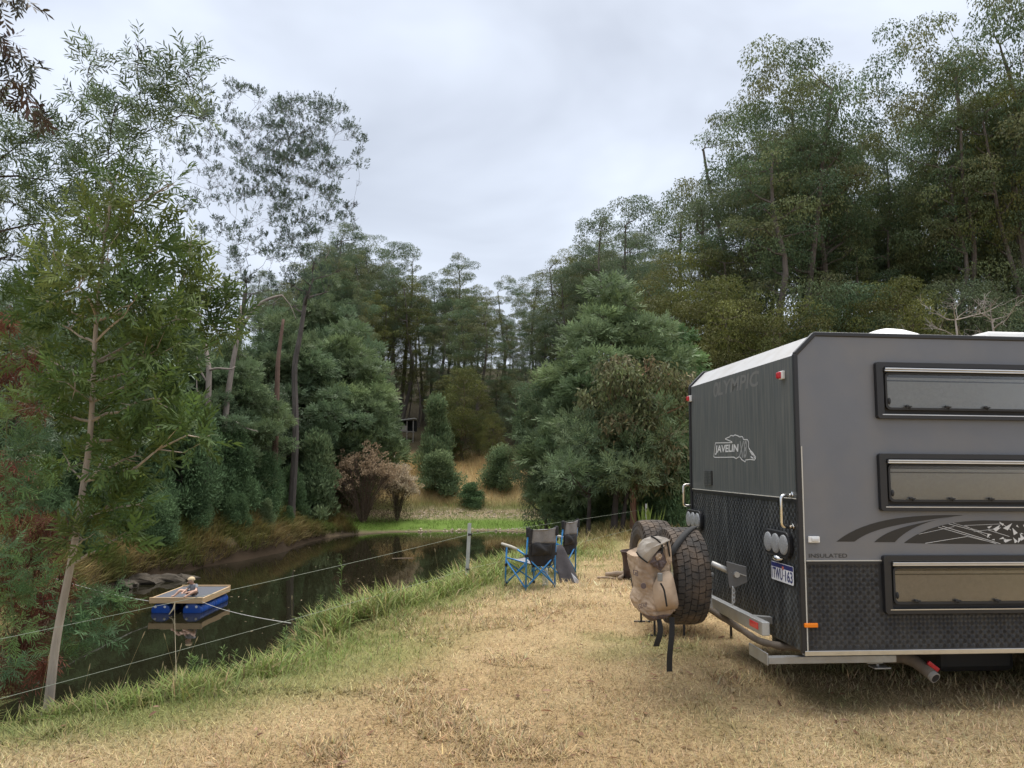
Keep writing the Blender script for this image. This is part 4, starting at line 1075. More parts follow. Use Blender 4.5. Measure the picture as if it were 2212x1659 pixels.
# sparse grey trees on the left bank (two), built to height
def sparse(seed, H, R0, n, nl, fork):
    rg = np.random.default_rng(seed); out = []
    for k in range(n):
        t = .50 + .50 * rg.random() ** .62; env = np.interp(t, [.5, .65, .84, .95, 1], [.35, .85, 1, .85, .45])
        r = R0 * env * math.sqrt(rg.random()); a = rg.random() * 6.283; c = .42 * rg.uniform(.6, 1.3)
        out.append((r * math.cos(a) + fork * t, r * math.sin(a), H * t, c, c, c * .7, nl * rg.uniform(.2, 1.3) * (rg.random() > .3)))
    return out
for px, pt, Y, sd, rx, lab in ((535, 225, 37, 1, 4.3, 'tall sparse grey tree with twiggy crown, left of the pair'), (655, 220, 38.5, 2, 3.3, 'tall sparse grey tree leaning right, right of the pair')):
    p = at_y(px, pt, Y); z0 = hz(p[0], Y) - .1; H = p[2] - z0
    tk = [(0, 0, 0), (.15, 0, H * .2), (-.1, .1, H * .36), (.1 * sd, 0, H * .43), (.2 * sd, .1, H * .52)]
    m = grow(200 + sd, tk, .20, .10, sparse(300 + sd, H, rx, 230, 22, .3), t_sprig(6, .5, .16, seed=4), .26, [(.07, .10, .07), (.085, .115, .075), (.06, .085, .06)], leaf_dir='up', shell=.3, twigs=7, bark=(.11, .095, .085), minh=.6, lift=.05, up=.6, twig_r=.008, limb_r=2.3, trunk_n=22)
    plant('sparse_tree', lab, 'tree', m, (p[0], Y, z0), group='sparse grey trees')
# dead limbs and broken trunks in front of them
def snag(name, label, pts, rads, loc_y, extra=(), col=(.26, .22, .19), cat='dead tree'):
    P = np.array([at_y(px, py, loc_y + dy) for px, py, dy in pts]); b = P[0].copy()
    b[2] = min(b[2], hz(b[0], b[1]) - .05) if name != 'dead_branch' else b[2]
    if name != 'dead_branch': P[0] = b
    t = thing(name, label, cat, tuple(b))
    g = Geo(); g.tube(smooth_path(P - b, 26), np.interp(np.linspace(0, 1, 26), np.linspace(0, 1, len(rads)), rads), 8, col); g.obj('trunk', M_bark, t, smooth=True, tint=True)
    for e in extra:
        Q = np.array([at_y(px, py, loc_y + dy) for px, py, dy in e[0]]) - b
        g = Geo(); g.tube(smooth_path(Q, 16), np.linspace(e[1], e[2], 16), 6, col); g.obj('limb', M_bark, t, smooth=True, tint=True)
    return t
snag('dead_tree', 'pale dead trunk with crooked limbs among the left-bank trees', [(455, 1010, 0), (448, 900, 0), (452, 800, 0), (440, 720, .2)], [.16, .14, .12, .05], 32, extra=[([(450, 800, 0), (470, 795, -.3), (500, 798, -.3), (508, 792, -.2)], .06, .025), ([(450, 830, 0), (432, 800, 0), (425, 770, 0)], .05, .02), ([(446, 860, 0), (425, 845, 0), (425, 820, .2)], .04, .015)])
snag('dead_tree', 'leaning pale trunk with long bent limb left of the peeling trunk', [(478, 985, 0), (488, 880, 0), (500, 800, 0), (514, 725, 0), (520, 660, .2)], [.15, .14, .12, .09, .06], 33.5, extra=[([(515, 725, 0), (532, 690, -.2), (560, 655, -.3), (590, 642, -.3), (610, 638, -.3)], .085, .05), ([(610, 638, -.3), (628, 660, -.3), (640, 690, -.4)], .03, .01), ([(485, 905, 0), (505, 908, -.4), (530, 925, -.5), (557, 932, -.5)], .04, .02)])
snag('dead_tree', 'reddish peeling trunk with torn pale bark on the left bank', [(592, 1000, 0), (596, 930, 0), (598, 860, 0), (600, 780, 0), (612, 690, .3)], [.16, .15, .13, .11, .07], 37, extra=[([(598, 975, -.2), (594, 930, -.25), (600, 890, -.25)], .02, .008)], col=(.17, .11, .085))
snag('dead_tree', 'short broken white stump at the edge of the left bank', [(632, 1045, 0), (634, 1000, 0), (642, 975, 0)], [.13, .11, .02], 39.5, col=(.40, .33, .28), extra=[([(634, 1000, 0), (630, 985, 0)], .05, .01)])
# grey bare branches above the caravan roof
for k, (px, py, lab) in enumerate(((2070, 740, 'bare grey branching tree above the roof air conditioner'), (2150, 745, 'bare grey branching tree at the right edge above the caravan'))):
    Y = 30; rg = np.random.default_rng(77 + k)
    p = at_y(px, py, Y); z0 = hz(p[0], Y); H = at_y(px, 625, Y)[2] - z0
    cl = [(rg.normal() * .9, rg.normal() * .8, H * rg.uniform(.5, 1), .5, .5, .4, 0) for _ in range(26)]
    m = grow(400 + k, [(0, 0, 0), (.1, 0, H * .5), (0, .1, H * .85)], .11, .03, cl, t_diamond(), .1, [(.1, .1, .1)], twigs=5, bark=(.36, .32, .29), minh=.25, lift=.08, twig_r=.012, limb_r=1.3, up=.4)
    t = thing('bare_tree', lab, 'tree', (p[0], Y, z0), group='bare grey trees')
    m[0].materials.append(M_bark); o = bpy.data.objects.new('trunk', m[0]); COL.objects.link(o); o.parent = t

# young tree with long leaves at the near bank (left)
b = on_z(110, 1483, 0.0); b[2] = hz(b[0], b[1])
def sap(px, py, dy=0.0): return at_y(px, py, b[1] + dy) - b
tk = [sap(*q) for q in ((102, 1550), (109, 1490), (117, 1405), (138, 1290), (160, 1190), (176, 1070), (194, 965), (200, 860), (203, 760), (212, 640), (225, 520), (240, 430))]
cl = []
for px, py, rp, dy, n in ((330, 640, 70, .1, 20), (130, 700, 75, .2, 22), (240, 560, 75, -.1, 22), (330, 860, 75, -.2, 26), (405, 940, 48, -.4, 16), (290, 985, 60, -.2, 20), (95, 880, 60, 0, 16), (255, 770, 80, .3, 26), (150, 830, 55, -.3, 15), (240, 1085, 48, -.2, 14), (185, 1165, 40, -.2, 12), (270, 1160, 38, -.1, 10), (330, 745, 65, -.1, 20), (190, 470, 60, .2, 16), (290, 470, 60, 0, 16), (250, 390, 45, .1, 9), (340, 540, 55, .2, 14), (365, 400, 30, .1, 6), (70, 640, 60, .3, 14), (60, 760, 60, .4, 14), (385, 790, 50, .1, 13), (355, 910, 50, .1, 14), (210, 900, 60, .2, 16), (170, 620, 60, -.3, 16), (280, 660, 60, -.3, 16), (120, 560, 50, .1, 11), (225, 990, 45, .3, 10), (380, 690, 40, .0, 9), (300, 1090, 40, .2, 9), (150, 1000, 40, .2, 8), (400, 590, 40, .8, 12), (450, 620, 42, .9, 15), (490, 655, 34, 1.0, 11), (520, 690, 22, 1.0, 6), (430, 680, 40, .8, 12), (470, 715, 30, .9, 8), (385, 650, 36, .7, 10), (410, 530, 28, .8, 7)):
    q = sap(px, py, dy); r = rp / F * b[1]; cl.append((q[0], q[1], q[2], r, r, r * .85, n * 3.6))
m = grow(501, tk, .040, .012, cl, t_sprig(9, .44, .095, spread=.8, bend=.2, seed=7, stem=.006), .20, P_SAP, leaf_dir='out', shell=.2, twigs=3, bark=(.36, .30, .245), sides=10, minh=.22, lift=.04, up=.35, twig_r=.003, trunk_n=28, limb_r=.42, jit=.2)
plant('sapling_tree', 'young tree with pale slim trunk and long leaves on the near bank', 'tree', m, tuple(b), names=('trunk', 'crown'))
# loose yellow-green branch crown further right
p = at_y(455, 640, 9.5); z0 = hz(p[0], 9.5)
def rel(o, px, py, Y): return at_y(px, py, Y) - o
o = np.array([-8.4, 9.8, hz(-8.4, 9.8)])
# black wattle at the left edge: one long bough reaching into the sky
tk = [rel(o, -330, 1250, 9.8) * np.array((0, 0, 0)), rel(o, -190, 900, 9.8), rel(o, -150, 650, 9.8), rel(o, -110, 450, 9.8), rel(o, -40, 380, 9.8)]
cl = []
for px, py, rp, dy, n in ((20, 330, 65, 0, 42), (80, 290, 60, 0, 40), (140, 300, 60, .2, 42), (190, 215, 42, 0, 24), (195, 140, 30, 0, 16), (208, 112, 16, 0, 6), (245, 250, 60, -.2, 44), (300, 215, 55, 0, 40), (297, 140, 30, 0, 16), (298, 100, 16, 0, 6), (355, 180, 45, 0, 30), (405, 150, 42, 0, 24), (435, 120, 22, 0, 9), (420, 200, 30, .1, 14), (330, 280, 52, .1, 36), (390, 250, 38, .1, 20), (440, 255, 22, 0, 8), (110, 390, 70, .2, 56), (190, 370, 62, -.1, 48), (250, 330, 55, .1, 40), (30, 440, 75, .3, 60), (120, 480, 75, .2, 60), (210, 450, 62, .1, 48), (300, 380, 45, .2, 26), (290, 440, 55, .3, 36), (30, 550, 80, .4, 64), (130, 580, 80, .4, 64), (230, 540, 62, .5, 46), (310, 520, 50, .5, 30), (40, 660, 80, .4, 60), (150, 690, 80, .6, 60), (-40, 250, 70, 0, 40), (-60, 400, 80, 0, 50), (60, 780, 80, .6, 56), (180, 800, 70, .8, 44), (270, 640, 60, .8, 36), (330, 610, 45, .8, 22), (30, 900, 70, .8, 44), (130, 920, 60, .9, 36), (250, 720, 70, 1.0, 44), (330, 720, 55, 1.0, 30), (90, 620, 70, .6, 50), (260, 850, 65, 1.0, 40), (340, 820, 55, 1.1, 28), (60, 1000, 70, .9, 40), (190, 980, 60, 1.0, 34), (300, 940, 55, 1.1, 28)):
    q = rel(o, px, py, 9.8 + dy * 2); r = rp / F * 9.8 * .8; cl.append((q[0], q[1], q[2], r, r, r * .75, n * 1.35))
m = grow(502, tk, .14, .05, cl, t_sprig(11, .34, .058, spread=.85, bend=.2, seed=21, stem=.008), .29, P_WATD, leaf_dir='out', shell=.3, twigs=5, bark=(.06, .05, .042), minh=.2, lift=.02, up=.25, twig_r=.004, limb_r=.55, jit=.25, lean=.4)
plant('black_wattle_tree', 'dark feathery wattle filling the upper left with one bough against the sky', 'tree', m, tuple(o), lm=M_leaf_dark)
# twigs hanging in from the top-left corner
o2 = np.array([-8.6, 8.0, hz(-8.6, 8.0)])
cl = []
for px, py, rp, n in ((10, 85, 20, 9), (40, 120, 26, 12), (75, 150, 18, 8), (20, 170, 30, 12), (60, 205, 22, 10), (95, 245, 16, 6), (-40, 60, 40, 20), (-80, 120, 50, 24), (5, 5, 16, 6), (40, -5, 20, 8), (85, 235, 14, 5)):
    q = rel(o2, px, py, 8.0); r = rp / F * 8; cl.append((q[0], q[1], q[2], r, r, r * .6, n * .9))
m = grow(503, [(0, 0, 0), (.1, 0, 3), (.2, 0, 5), (.6, 0, 6.2)], .10, .03, cl, t_sprig(9, .40, .10, spread=.8, bend=.2, seed=22, stem=.008), .26, [(.06, .055, .035), (.045, .055, .035), (.09, .05, .035)], leaf_dir='down', shell=.2, twigs=3, bark=(.05, .04, .035), minh=.5, lift=-.05, twig_r=.003, limb_r=.4, lean=.2)
plant('wattle_tree', 'thin drooping wattle twigs entering at the top left corner', 'tree', m, tuple(o2), lm=M_leaf_dark)
# reddish dead foliage hanging at the left edge
o3 = np.array([-5.6, 7.4, hz(-5.6, 7.4)])
cl = []
for px, py, rp, n in ((10, 690, 26, 18), (30, 1100, 60, 50), (70, 1190, 55, 50), (30, 1260, 60, 50), (90, 1290, 50, 44), (50, 1370, 55, 46), (110, 1130, 36, 22), (15, 1010, 45, 34), (20, 800, 45, 30), (60, 870, 40, 24), (90, 1430, 35, 24), (20, 1450, 45, 30), (70, 760, 30, 14), (140, 1240, 30, 14)):
    q = rel(o3, px, py, 7.6); r = rp / F * 7.6; cl.append((q[0], q[1], q[2], r, r, r, n * 4))
m = grow(504, [(0, 0, 0), (.02, .1, 1), (.1, .05, 2.2), (.05, 0, 3.2)], .06, .02, cl, t_spray(6, lw=.03, seed=9), .16, P_RED, leaf_dir='down', shell=.2, twigs=3, bark=(.10, .07, .055), minh=.05, lift=.0, up=-.3, twig_r=.004, limb_r=.5, lean=.2)
plant('dead_wattle', 'reddish brown dead wattle foliage hanging at the left edge', 'tree', m, tuple(o3), lm=M_leaf_dull)
# fresh green wattle branches low at the left edge and over the water
o4 = np.array([-5.1, 6.9, hz(-5.1, 6.9)])
cl = []
for px, py, rp, dy, n in ((15, 905, 40, 0, 22), (60, 960, 42, 0, 26), (100, 1010, 30, 0, 14), (40, 1040, 40, 0, 22), (15, 1090, 35, .1, 18), (70, 1080, 28, 0, 12), (20, 1190, 36, 0, 20), (60, 1230, 40, 0, 22), (25, 1290, 40, 0, 22), (85, 1275, 25, 0, 10), (30, 1360, 40, 0, 22), (20, 1440, 36, 0, 20), (150, 1330, 34, 1.2, 22), (190, 1310, 34, 1.3, 22), (235, 1290, 30, 1.4, 18), (265, 1300, 22, 1.4, 10), (180, 1370, 34, 1.2, 22), (225, 1375, 28, 1.3, 14), (135, 1400, 30, 1.1, 14)):
    q = rel(o4, px, py, 6.0 + (dy if dy > .5 else (.0 if px < 75 and py < 1120 else .75))); r = rp / F * 6 * .75; cl.append((q[0], q[1], q[2], r, r, r * .7, n * 1.5))
m = grow(505, [(0, 0, 0), (.0, .1, .7), (-.05, .05, 1.4), (-.1, 0, 2.3)], .04, .012, cl, t_sprig(15, .36, .045, spread=.9, bend=.25, seed=23, stem=.006), .17, [(.13, .22, .085), (.11, .19, .09), (.17, .25, .08), (.10, .17, .085)], leaf_dir='out', shell=.15, twigs=3, bark=(.12, .12, .06), minh=.05, lift=.0, up=.1, twig_r=.003, limb_r=.35, lean=.2)
plant('young_wattle', 'fresh green young wattle at the left edge with a low branch over the water', 'tree', m, tuple(o4))

# brown-leaved eucalypt in the mid-right clump, with slim second stems
Yb = 21.0; pb = at_y(1368, 1128, Yb); ob = np.array([pb[0], Yb, hz(pb[0], Yb) - .05])
rg = np.random.default_rng(9); cl = []
for k in range(62):
    a = rg.random() * 6.283; t = rg.random(); px = 1378 + 118 * math.cos(a) * math.sqrt(rg.random()) * (1 - .35 * max(0, t - .6)); py = 1070 - 285 * t
    q = rel(ob, px, py, Yb + 1.0 * math.sin(a)); cl.append((q[0], q[1], q[2], .45, .45, .42, 190 * rg.uniform(.7, 1.3)))
m = grow(507, [rel(ob, 1368, 1135, Yb) * np.array((1, 1, 0)), rel(ob, 1367, 1060, Yb), rel(ob, 1372, 980, Yb), rel(ob, 1375, 880, Yb), rel(ob, 1380, 800, Yb)], .10, .03, cl, t_lance(.36, .25), .135, P_BROWN, leaf_dir='down', shell=.5, twigs=3, bark=(.24, .13, .085), minh=.3, lift=.05, twig_r=.005, limb_r=.7, jit=.35)
plant('brown_leaved_eucalypt', 'small eucalypt with brownish drooping leaves and a reddish trunk', 'tree', m, tuple(ob))
for px, pb_, pt, dx, lab in ((1270, 1160, 1000, 2, 'slim dark trunk at the left foot of the mid-right clump'), (1325, 1152, 960, 8, 'thick dark trunk in the middle of the mid-right clump'), (1342, 1140, 950, 22, 'leaning dark stem right of the thick trunk')):
    Y = 20.5; p = at_y(px, pb_, Y); z = hz(p[0], Y) - .05; oo = np.array([p[0], Y, z])
    q = at_y(px + dx, pt, Y) - oo; H = q[2]
    cl = [(q[0] * f + rg.normal() * .5, rg.normal() * .5, H * f + rg.uniform(-.1, .5), .5, .5, .4, 110) for f in np.linspace(.55, 1.25, 12)]
    m = grow(510 + px, [(0, 0, 0), q * .5 + np.array((.03, 0, 0)), q], .11 if px == 1325 else .07, .03, cl, t_spray(6, lw=.045, seed=3), .26, P_WATD, leaf_dir='out', shell=.4, twigs=3, bark=(.065, .052, .045), minh=.35, limb_r=.7, twig_r=.005)
    plant('wattle_tree', lab, 'tree', m, tuple(oo), group='stems of the mid-right clump')
# strappy plant beside the steel post
p = at_y(1402, 1158, 17.0); zz = hz(p[0], 17.0)
rg = np.random.default_rng(3); n = 46; A = rg.random(n) * 6.283
g = Geo(); D = np.stack([np.cos(A) * .42, np.sin(A) * .42, np.ones(n)], 1) + rg.standard_normal((n, 3)) * .12
scatter(g, t_lance(.045, .22), np.stack([np.cos(A) * .06, np.sin(A) * .06, np.zeros(n)], 1), D, np.stack([np.cos(A), np.sin(A), np.full(n, .4)], 1), rg.uniform(.5, 1.0, n), np.array((.14, .19, .045)) * rg.uniform(.7, 1.3, (n, 1)))
t = thing('strap_leaf_plant', 'clump of tall strap-like green leaves behind the canvas bag', 'plant', (p[0], 17.0, zz)); g.obj('leaves', M_leaf, t, tint=True)

# dead shrub with cream flower heads and the white-flowered bush beside it
def flower_bush(name, label, px, pbase, ptop, Y, rw, dead, seed):
    p = at_y(px, pbase, Y); z0 = hz(p[0], Y) - .05; H = at_y(px, ptop, Y)[2] - z0
    rg = np.random.default_rng(seed); wood, fl, lv = Geo(), Geo(), Geo()
    t = thing(name, label, 'shrub', (p[0], Y, z0), group='flowering bank shrubs')
    for k in range(70 if dead else 50):
        a = rg.random() * 6.283; r = rw * math.sqrt(rg.random()); hh = H * (1 - .35 * (r / rw) ** 2) * rg.uniform(.75, 1.0)
        e = np.array((r * math.cos(a), r * math.sin(a), hh)); m1 = e * np.array((.35, .35, .5)) + rg.standard_normal(3) * .06
        wood.tube(np.stack([np.array((r * .06 * math.cos(a), r * .06 * math.sin(a), 0)), m1, e]), [.022, .014, .006], 4, np.array((.14, .10, .075)) * rg.uniform(.7, 1.3), cap=False)
        for j in range(6):
            e2 = e + rg.standard_normal(3) * np.array((.25, .25, .16)); wood.tube(np.stack([m1 * .4 + e * .6, e2]), [.008, .004], 3, (.15, .11, .085), cap=False)
            if rg.random() < (.55 if dead else .95):
                n = 26; u = unit(rg.standard_normal((n, 3))); c = e2 if rg.random() < .6 or not dead else e2 + np.array((0, 0, .1))
                scatter(fl, t_diamond(.8), c + u * rg.uniform(.04, .13, (n, 1)), u + np.array((0, 0, .3)), rg.standard_normal((n, 3)), rg.uniform(.05, .11, n), np.array((.55, .45, .32) if not dead else (.42, .31, .2)) * rg.uniform(.7, 1.2, (n, 1)))
    if dead:
        n = 5200; u = unit(rg.standard_normal((n, 3))); u[:, 2] = abs(u[:, 2]); rr = rg.random((n, 1)) ** .4
        scatter(lv, t_diamond(.2), u * rr * np.array((rw * 1.05, rw * 1.05, H * .9)) + np.array((0, 0, .1)), u + .7 * rg.standard_normal((n, 3)), rg.standard_normal((n, 3)), rg.uniform(.06, .16, n), np.array((.13, .09, .062)) * rg.uniform(.6, 1.4, (n, 1)))
    else:
        n = 2600; u = unit(rg.standard_normal((n, 3))); u[:, 2] = abs(u[:, 2]); rr = rg.random((n, 1)) ** .4
        scatter(lv, t_diamond(.25), u * rr * np.array((rw, rw, H * .85)), u + .7 * rg.standard_normal((n, 3)), rg.standard_normal((n, 3)), rg.uniform(.06, .14, n), np.array((.13, .12, .06)) * rg.uniform(.6, 1.4, (n, 1)))
    wood.obj('stems', M_bark, t, tint=True); fl.obj('flower_heads', M_leaf_dull, t, tint=True)
    lv.obj('dry_leaves' if dead else 'leaves', M_leaf_dull, t, tint=True)
flower_bush('dead_shrub', 'brown dead shrub with cream flower heads on the left bank', 785, 1085, 965, 44.6, 1.8, True, 1)
flower_bush('flowering_shrub', 'bush covered in cream white flowers right of the dead shrub', 858, 1090, 1000, 46.5, .95, False, 2)
# ------------------------------------------------------------------ grass
t_blade = (np.array([(0, -.5, 0), (0, .5, 0), (1, .12, .28), (1, -.12, .28)]), np.array([(0, 1, 2, 3)]))
t_arch = (np.array([(0, -.5, 0), (0, .5, 0), (.5, .42, .10), (.5, -.42, .10), (.95, 0, .48)]), [(0, 1, 2, 3), (3, 2, 4)])
def blades(name, x, y, L, wd, tilt, C, tmpl, mt, label, seed, aim=None, parent=None, sink=.005):
    """wd = width as a share of the length; tilt = lean away from upright; aim = common lean direction"""
    rg = np.random.default_rng(seed); n = len(x)
    z = height(x, y) - sink
    a = rg.random(n) * 6.283
    H = np.stack([np.cos(a), np.sin(a), np.zeros(n)], 1)
    if aim is not None: H = unit(H * .7 + aim)
    D = H * tilt[:, None] + np.array((0, 0, 1.0)) + rg.standard_normal((n, 3)) * .1
    tm = (tmpl[0] * np.array((1, wd, 1)), tmpl[1])
    g = Geo(); scatter(g, tm, np.stack([x, y, z], 1), D, H * 1.0 + np.array((0, 0, -.15)), L, C)
    o = g.obj(name, mt, parent, tint=True)
    tag(o, label, 'grass', kind='stuff')
    return o
M_grass = mat('grass_blades', (.3, .25, .1), rough=.7, spec=.2, tint=True, transl=.25)
rg = np.random.default_rng(1)
def jitc(c, s, rg): return np.clip(c * (1 + s * rg.standard_normal((len(c), 1))), .01, .8) * (1 + .06 * rg.standard_normal(c.shape))
# mown dry lawn
n = 470000
yy = 3.4 * (24 / 3.4) ** rg.random(n); xx = (rg.random(n) * 2 - 1) * (.72 * yy + 1.2)
d, s = pond_d(xx, yy); k = (s < .4) & (d > 1.5) & (fbm(xx, yy, .25, 31) > .16)
xx, yy, d = xx[k], yy[k], d[k]
keep = rg.random(len(xx)) < np.clip((yy / 6.0) ** -.15, .3, 1); xx, yy, d = xx[keep], yy[keep], d[keep]
c = lawn_col(xx, yy)
pale = rg.random(len(xx)) < .18
c = np.where(pale[:, None], c * 1.25 + np.array((.05, .035, .02)), c * 1.06)
LL = rg.uniform(.02, .052, len(xx)) * (1 + .6 * (fbm(xx, yy, .8, 33) > .55)) * np.clip(yy / 7, 1.15, 1.5)
blades('lawn_grass', xx, yy, LL, .13, rg.uniform(.3, 2.0, len(xx)), jitc(c, .30, rg), t_blade, M_grass, 'short dry straw-coloured mown lawn grass with greener patches', 2)
# long green grass along the near bank
n = 75000
t = rg.random(n); i = np.minimum((t * (len(_crest) - 1)).astype(int), len(_crest) - 2); f = t * (len(_crest) - 1) - i
off = rg.normal(.25, .75, n)
nn_ = np.stack([-_cd[:, 1], _cd[:, 0]], 1)
pp = _crest[i] * (1 - f)[:, None] + _crest[i + 1] * f[:, None] + nn_[i] * off[:, None] + rg.standard_normal((n, 2)) * .12
xx, yy = pp[:, 0], pp[:, 1]
k = (fbm(xx, yy, .35, 41) > .36) & (yy > 3.5) & (height(xx, yy) > WATER); xx, yy, off = xx[k], yy[k], off[k]
c = mixc(mixc(np.tile(np.array((.17, .23, .05)), (len(xx), 1)), np.array((.24, .27, .09)), fbm(xx, yy, .5, 42)), np.array((.36, .28, .14)), (rg.random(len(xx)) < .22) * .8)
LL = rg.uniform(.08, .24, len(xx)) * (.7 + .9 * fbm(xx, yy, .9, 43)) * np.where(off < -.6, .45, 1.0) * np.clip(yy / 7, .8, 1.75)
blades('bank_grass', xx, yy, LL, .045, rg.uniform(.1, 1.0, len(xx)), jitc(c, .2, rg), t_arch, M_grass, 'long green grass along the edge of the near bank', 3)
# seed-head stalks
n = 90; t = rg.random(n) ** 1.6; i = np.minimum((t * (len(_crest) - 1)).astype(int), len(_crest) - 2); f = t * (len(_crest) - 1) - i
pp = _crest[i] * (1 - f)[:, None] + _crest[i + 1] * f[:, None] + nn_[i] * rg.normal(.35, .3, n)[:, None]
g = Geo()
for q in pp:
    if q[1] < 4: continue
    h = rg.uniform(.3, .62); a = rg.random() * 6.283; ln = rg.uniform(.05, .35); z = float(height(q[:1], q[1:2])[0])
    e = np.array((q[0] + ln * h * math.cos(a), q[1] + ln * h * math.sin(a), z + h)); b0 = np.array((q[0], q[1], z - .02)); m0 = (b0 + e) / 2 - np.array((ln * .06 * math.cos(a), ln * .06 * math.sin(a), 0))
    g.tube(np.stack([b0, m0, e]), [.0022, .0018, .0012], 3, (.34, .28, .14), cap=False)
    dr = unit(e - m0); g.tube(np.stack([e, e + dr * .03, e + dr * .06]), [.002, .0055, .001], 4, (.42, .34, .2), cap=False)
tag(g.obj('seed_stalks', M_grass, tint=True), 'thin dry grass stalks with seed heads along the near bank', 'grass', kind='stuff')
# tussocks hanging over the left bank
n = 75000; kk0 = len(_near) + 4; seg = rg.integers(len(_near) + 1, len(POND) - 1, n); f = rg.random(n)
pq = POND[seg, :2] * (1 - f)[:, None] + POND[seg + 1, :2] * f[:, None]; pt_ = unit(POND[seg + 1, :2] - POND[seg, :2]); ofs = rg.uniform(0, 3.0, n)
xx = pq[:, 0] + pt_[:, 1] * -ofs * -1; yy = pq[:, 1] - pt_[:, 0] * ofs * 1; d, s = pond_d(xx, yy)
sw = d < 0; xx = np.where(sw, 2 * pq[:, 0] - xx, xx); yy = np.where(sw, 2 * pq[:, 1] - yy, yy); d, s = pond_d(xx, yy)
k = (s > .25) & (s < 1.75) & (d > .1) & (d < 3.2) & (fbm(xx, yy, .7, 51) > .28); xx, yy, d = xx[k], yy[k], d[k]
e = .15; gxx = (pond_d(xx + e, yy)[0] - pond_d(xx - e, yy)[0]); gyy = (pond_d(xx, yy + e)[0] - pond_d(xx, yy - e)[0])
aim = -unit(np.stack([gxx, gyy, np.zeros(len(xx))], 1)) * .9
c = mixc(np.tile(np.array((.15, .17, .05)), (len(xx), 1)), np.array((.27, .21, .09)), sstep(.35, .65, fbm(xx, yy, 1.4, 52)))
blades('bank_tussocks', xx, yy, rg.uniform(.25, .7, len(xx)), .05, rg.uniform(.2, 1.1, len(xx)), jitc(c, .25, rg), t_arch, M_grass, 'tussocks of dry and green grass hanging over the far bank', 4, aim=aim)
# bright green margin and rough grass at the far end
n = 60000; xx = rg.uniform(-12, 6, n); yy = rg.uniform(42, 60, n); d, s = pond_d(xx, yy); k = (s > 1.3) & (d > .5) & (d < 5.2) & (fbm(xx, yy, 1.0, 61) > .3); xx, yy, d = xx[k], yy[k], d[k]
c = mixc(np.tile(np.array((.16, .24, .05)), (len(xx), 1)), np.array((.16, .22, .05)), sstep(3, 5, d))
blades('margin_grass', xx, yy, rg.uniform(.08, .22, len(xx)), .09, rg.uniform(.1, .8, len(xx)), jitc(c, .18, rg), t_blade, M_grass, 'bright green wet grass along the far water edge', 5)
n = 60000; xx = rg.uniform(-16, 9, n); yy = rg.uniform(46, 64, n); d, s = pond_d(xx, yy); k = (s > .9) & (d > 4.8); xx, yy, d = xx[k], yy[k], d[k]
c = mixc(np.tile(np.array((.19, .20, .07)), (len(xx), 1)), np.array((.48, .36, .18)), sstep(6.6, 8.8, d + (fbm(xx, yy, 2, 62) - .5) * 3))
blades('field_grass', xx, yy, rg.uniform(.25, .6, len(xx)) * np.where(d < 7, .6, 1), .04, rg.uniform(.05, .5, len(xx)), jitc(c, .2, rg), t_blade, M_grass, 'tall dry golden grass of the field behind the pond', 6)
# rough grass beyond the lawn, under the mid-right clump
n = 30000; xx = rg.uniform(-.5, 7, n); yy = rg.uniform(16, 30, n); d, s = pond_d(xx, yy); k = (d > .4) & (fbm(xx, yy, .6, 71) > .42); xx, yy = xx[k], yy[k]
c = mixc(np.tile(np.array((.20, .20, .07)), (len(xx), 1)), np.array((.36, .27, .12)), fbm(xx, yy, 1.2, 72))
blades('rough_grass', xx, yy, rg.uniform(.10, .35, len(xx)), .05, rg.uniform(.1, .8, len(xx)), jitc(c, .22, rg), t_arch, M_grass, 'rough half-dry grass under the mid-right trees', 7)
# fallen leaves
n = 420; yy = 4 * (18 / 4) ** rg.random(n); xx = (rg.random(n) * 2 - 1) * (.7 * yy); d, s = pond_d(xx, yy); k = (d > 2.2) & (s < .3); xx, yy = xx[k], yy[k]; n = len(xx)
g = Geo(); a = rg.random(n) * 6.283
scatter(g, t_lance(.30, .35), np.stack([xx, yy, height(xx, yy) + .022], 1), np.stack([np.cos(a), np.sin(a), rg.uniform(-.1, .35, n)], 1), np.stack([rg.normal(0, .4, n), rg.normal(0, .4, n), np.ones(n)], 1), rg.uniform(.035, .10, n), np.array([(.30, .17, .10), (.36, .22, .15), (.20, .11, .07), (.42, .33, .2)])[rg.integers(0, 4, n)] * rg.uniform(.7, 1.2, (n, 1)))
tag(g.obj('fallen_leaves', M_leaf_dull, tint=True), 'dry curled gum leaves scattered over the lawn', 'leaf', kind='stuff')
# pebbles on the far margin
n = 900; xx = rg.uniform(-6, 4, n); yy = rg.uniform(43, 54, n); d, s = pond_d(xx, yy); k = (s > 1.3) & (((d > .05) & (d < .6)) | ((d > 3.8) & (d < 6.5))); xx, yy = xx[k], yy[k]
g = Geo(); zz_ = height(xx, yy)
ico = np.array([(0, 0, 1), (.9, 0, .2), (.28, .85, .2), (-.72, .53, .25), (-.72, -.53, .2), (.28, -.85, .22), (0, 0, -.6)]); icf = [(0, 1, 2), (0, 2, 3), (0, 3, 4), (0, 4, 5), (0, 5, 1), (6, 2, 1), (6, 3, 2), (6, 4, 3), (6, 5, 4), (6, 1, 5)]
scatter(g, (ico, icf), np.stack([xx, yy, zz_], 1), rg.standard_normal((len(xx), 3)) * np.array((1, 1, .2)), np.tile((0, 0, 1.0), (len(xx), 1)), rg.uniform(.04, .12, len(xx)), np.array((.42, .34, .25)) * rg.uniform(.6, 1.3, (len(xx), 1)))
tag(g.obj('pebbles', mat('pebble', (.3, .25, .2), rough=.9, tint=True), tint=True), 'pale pebbles on the far water margin', 'pebbles', kind='stuff')
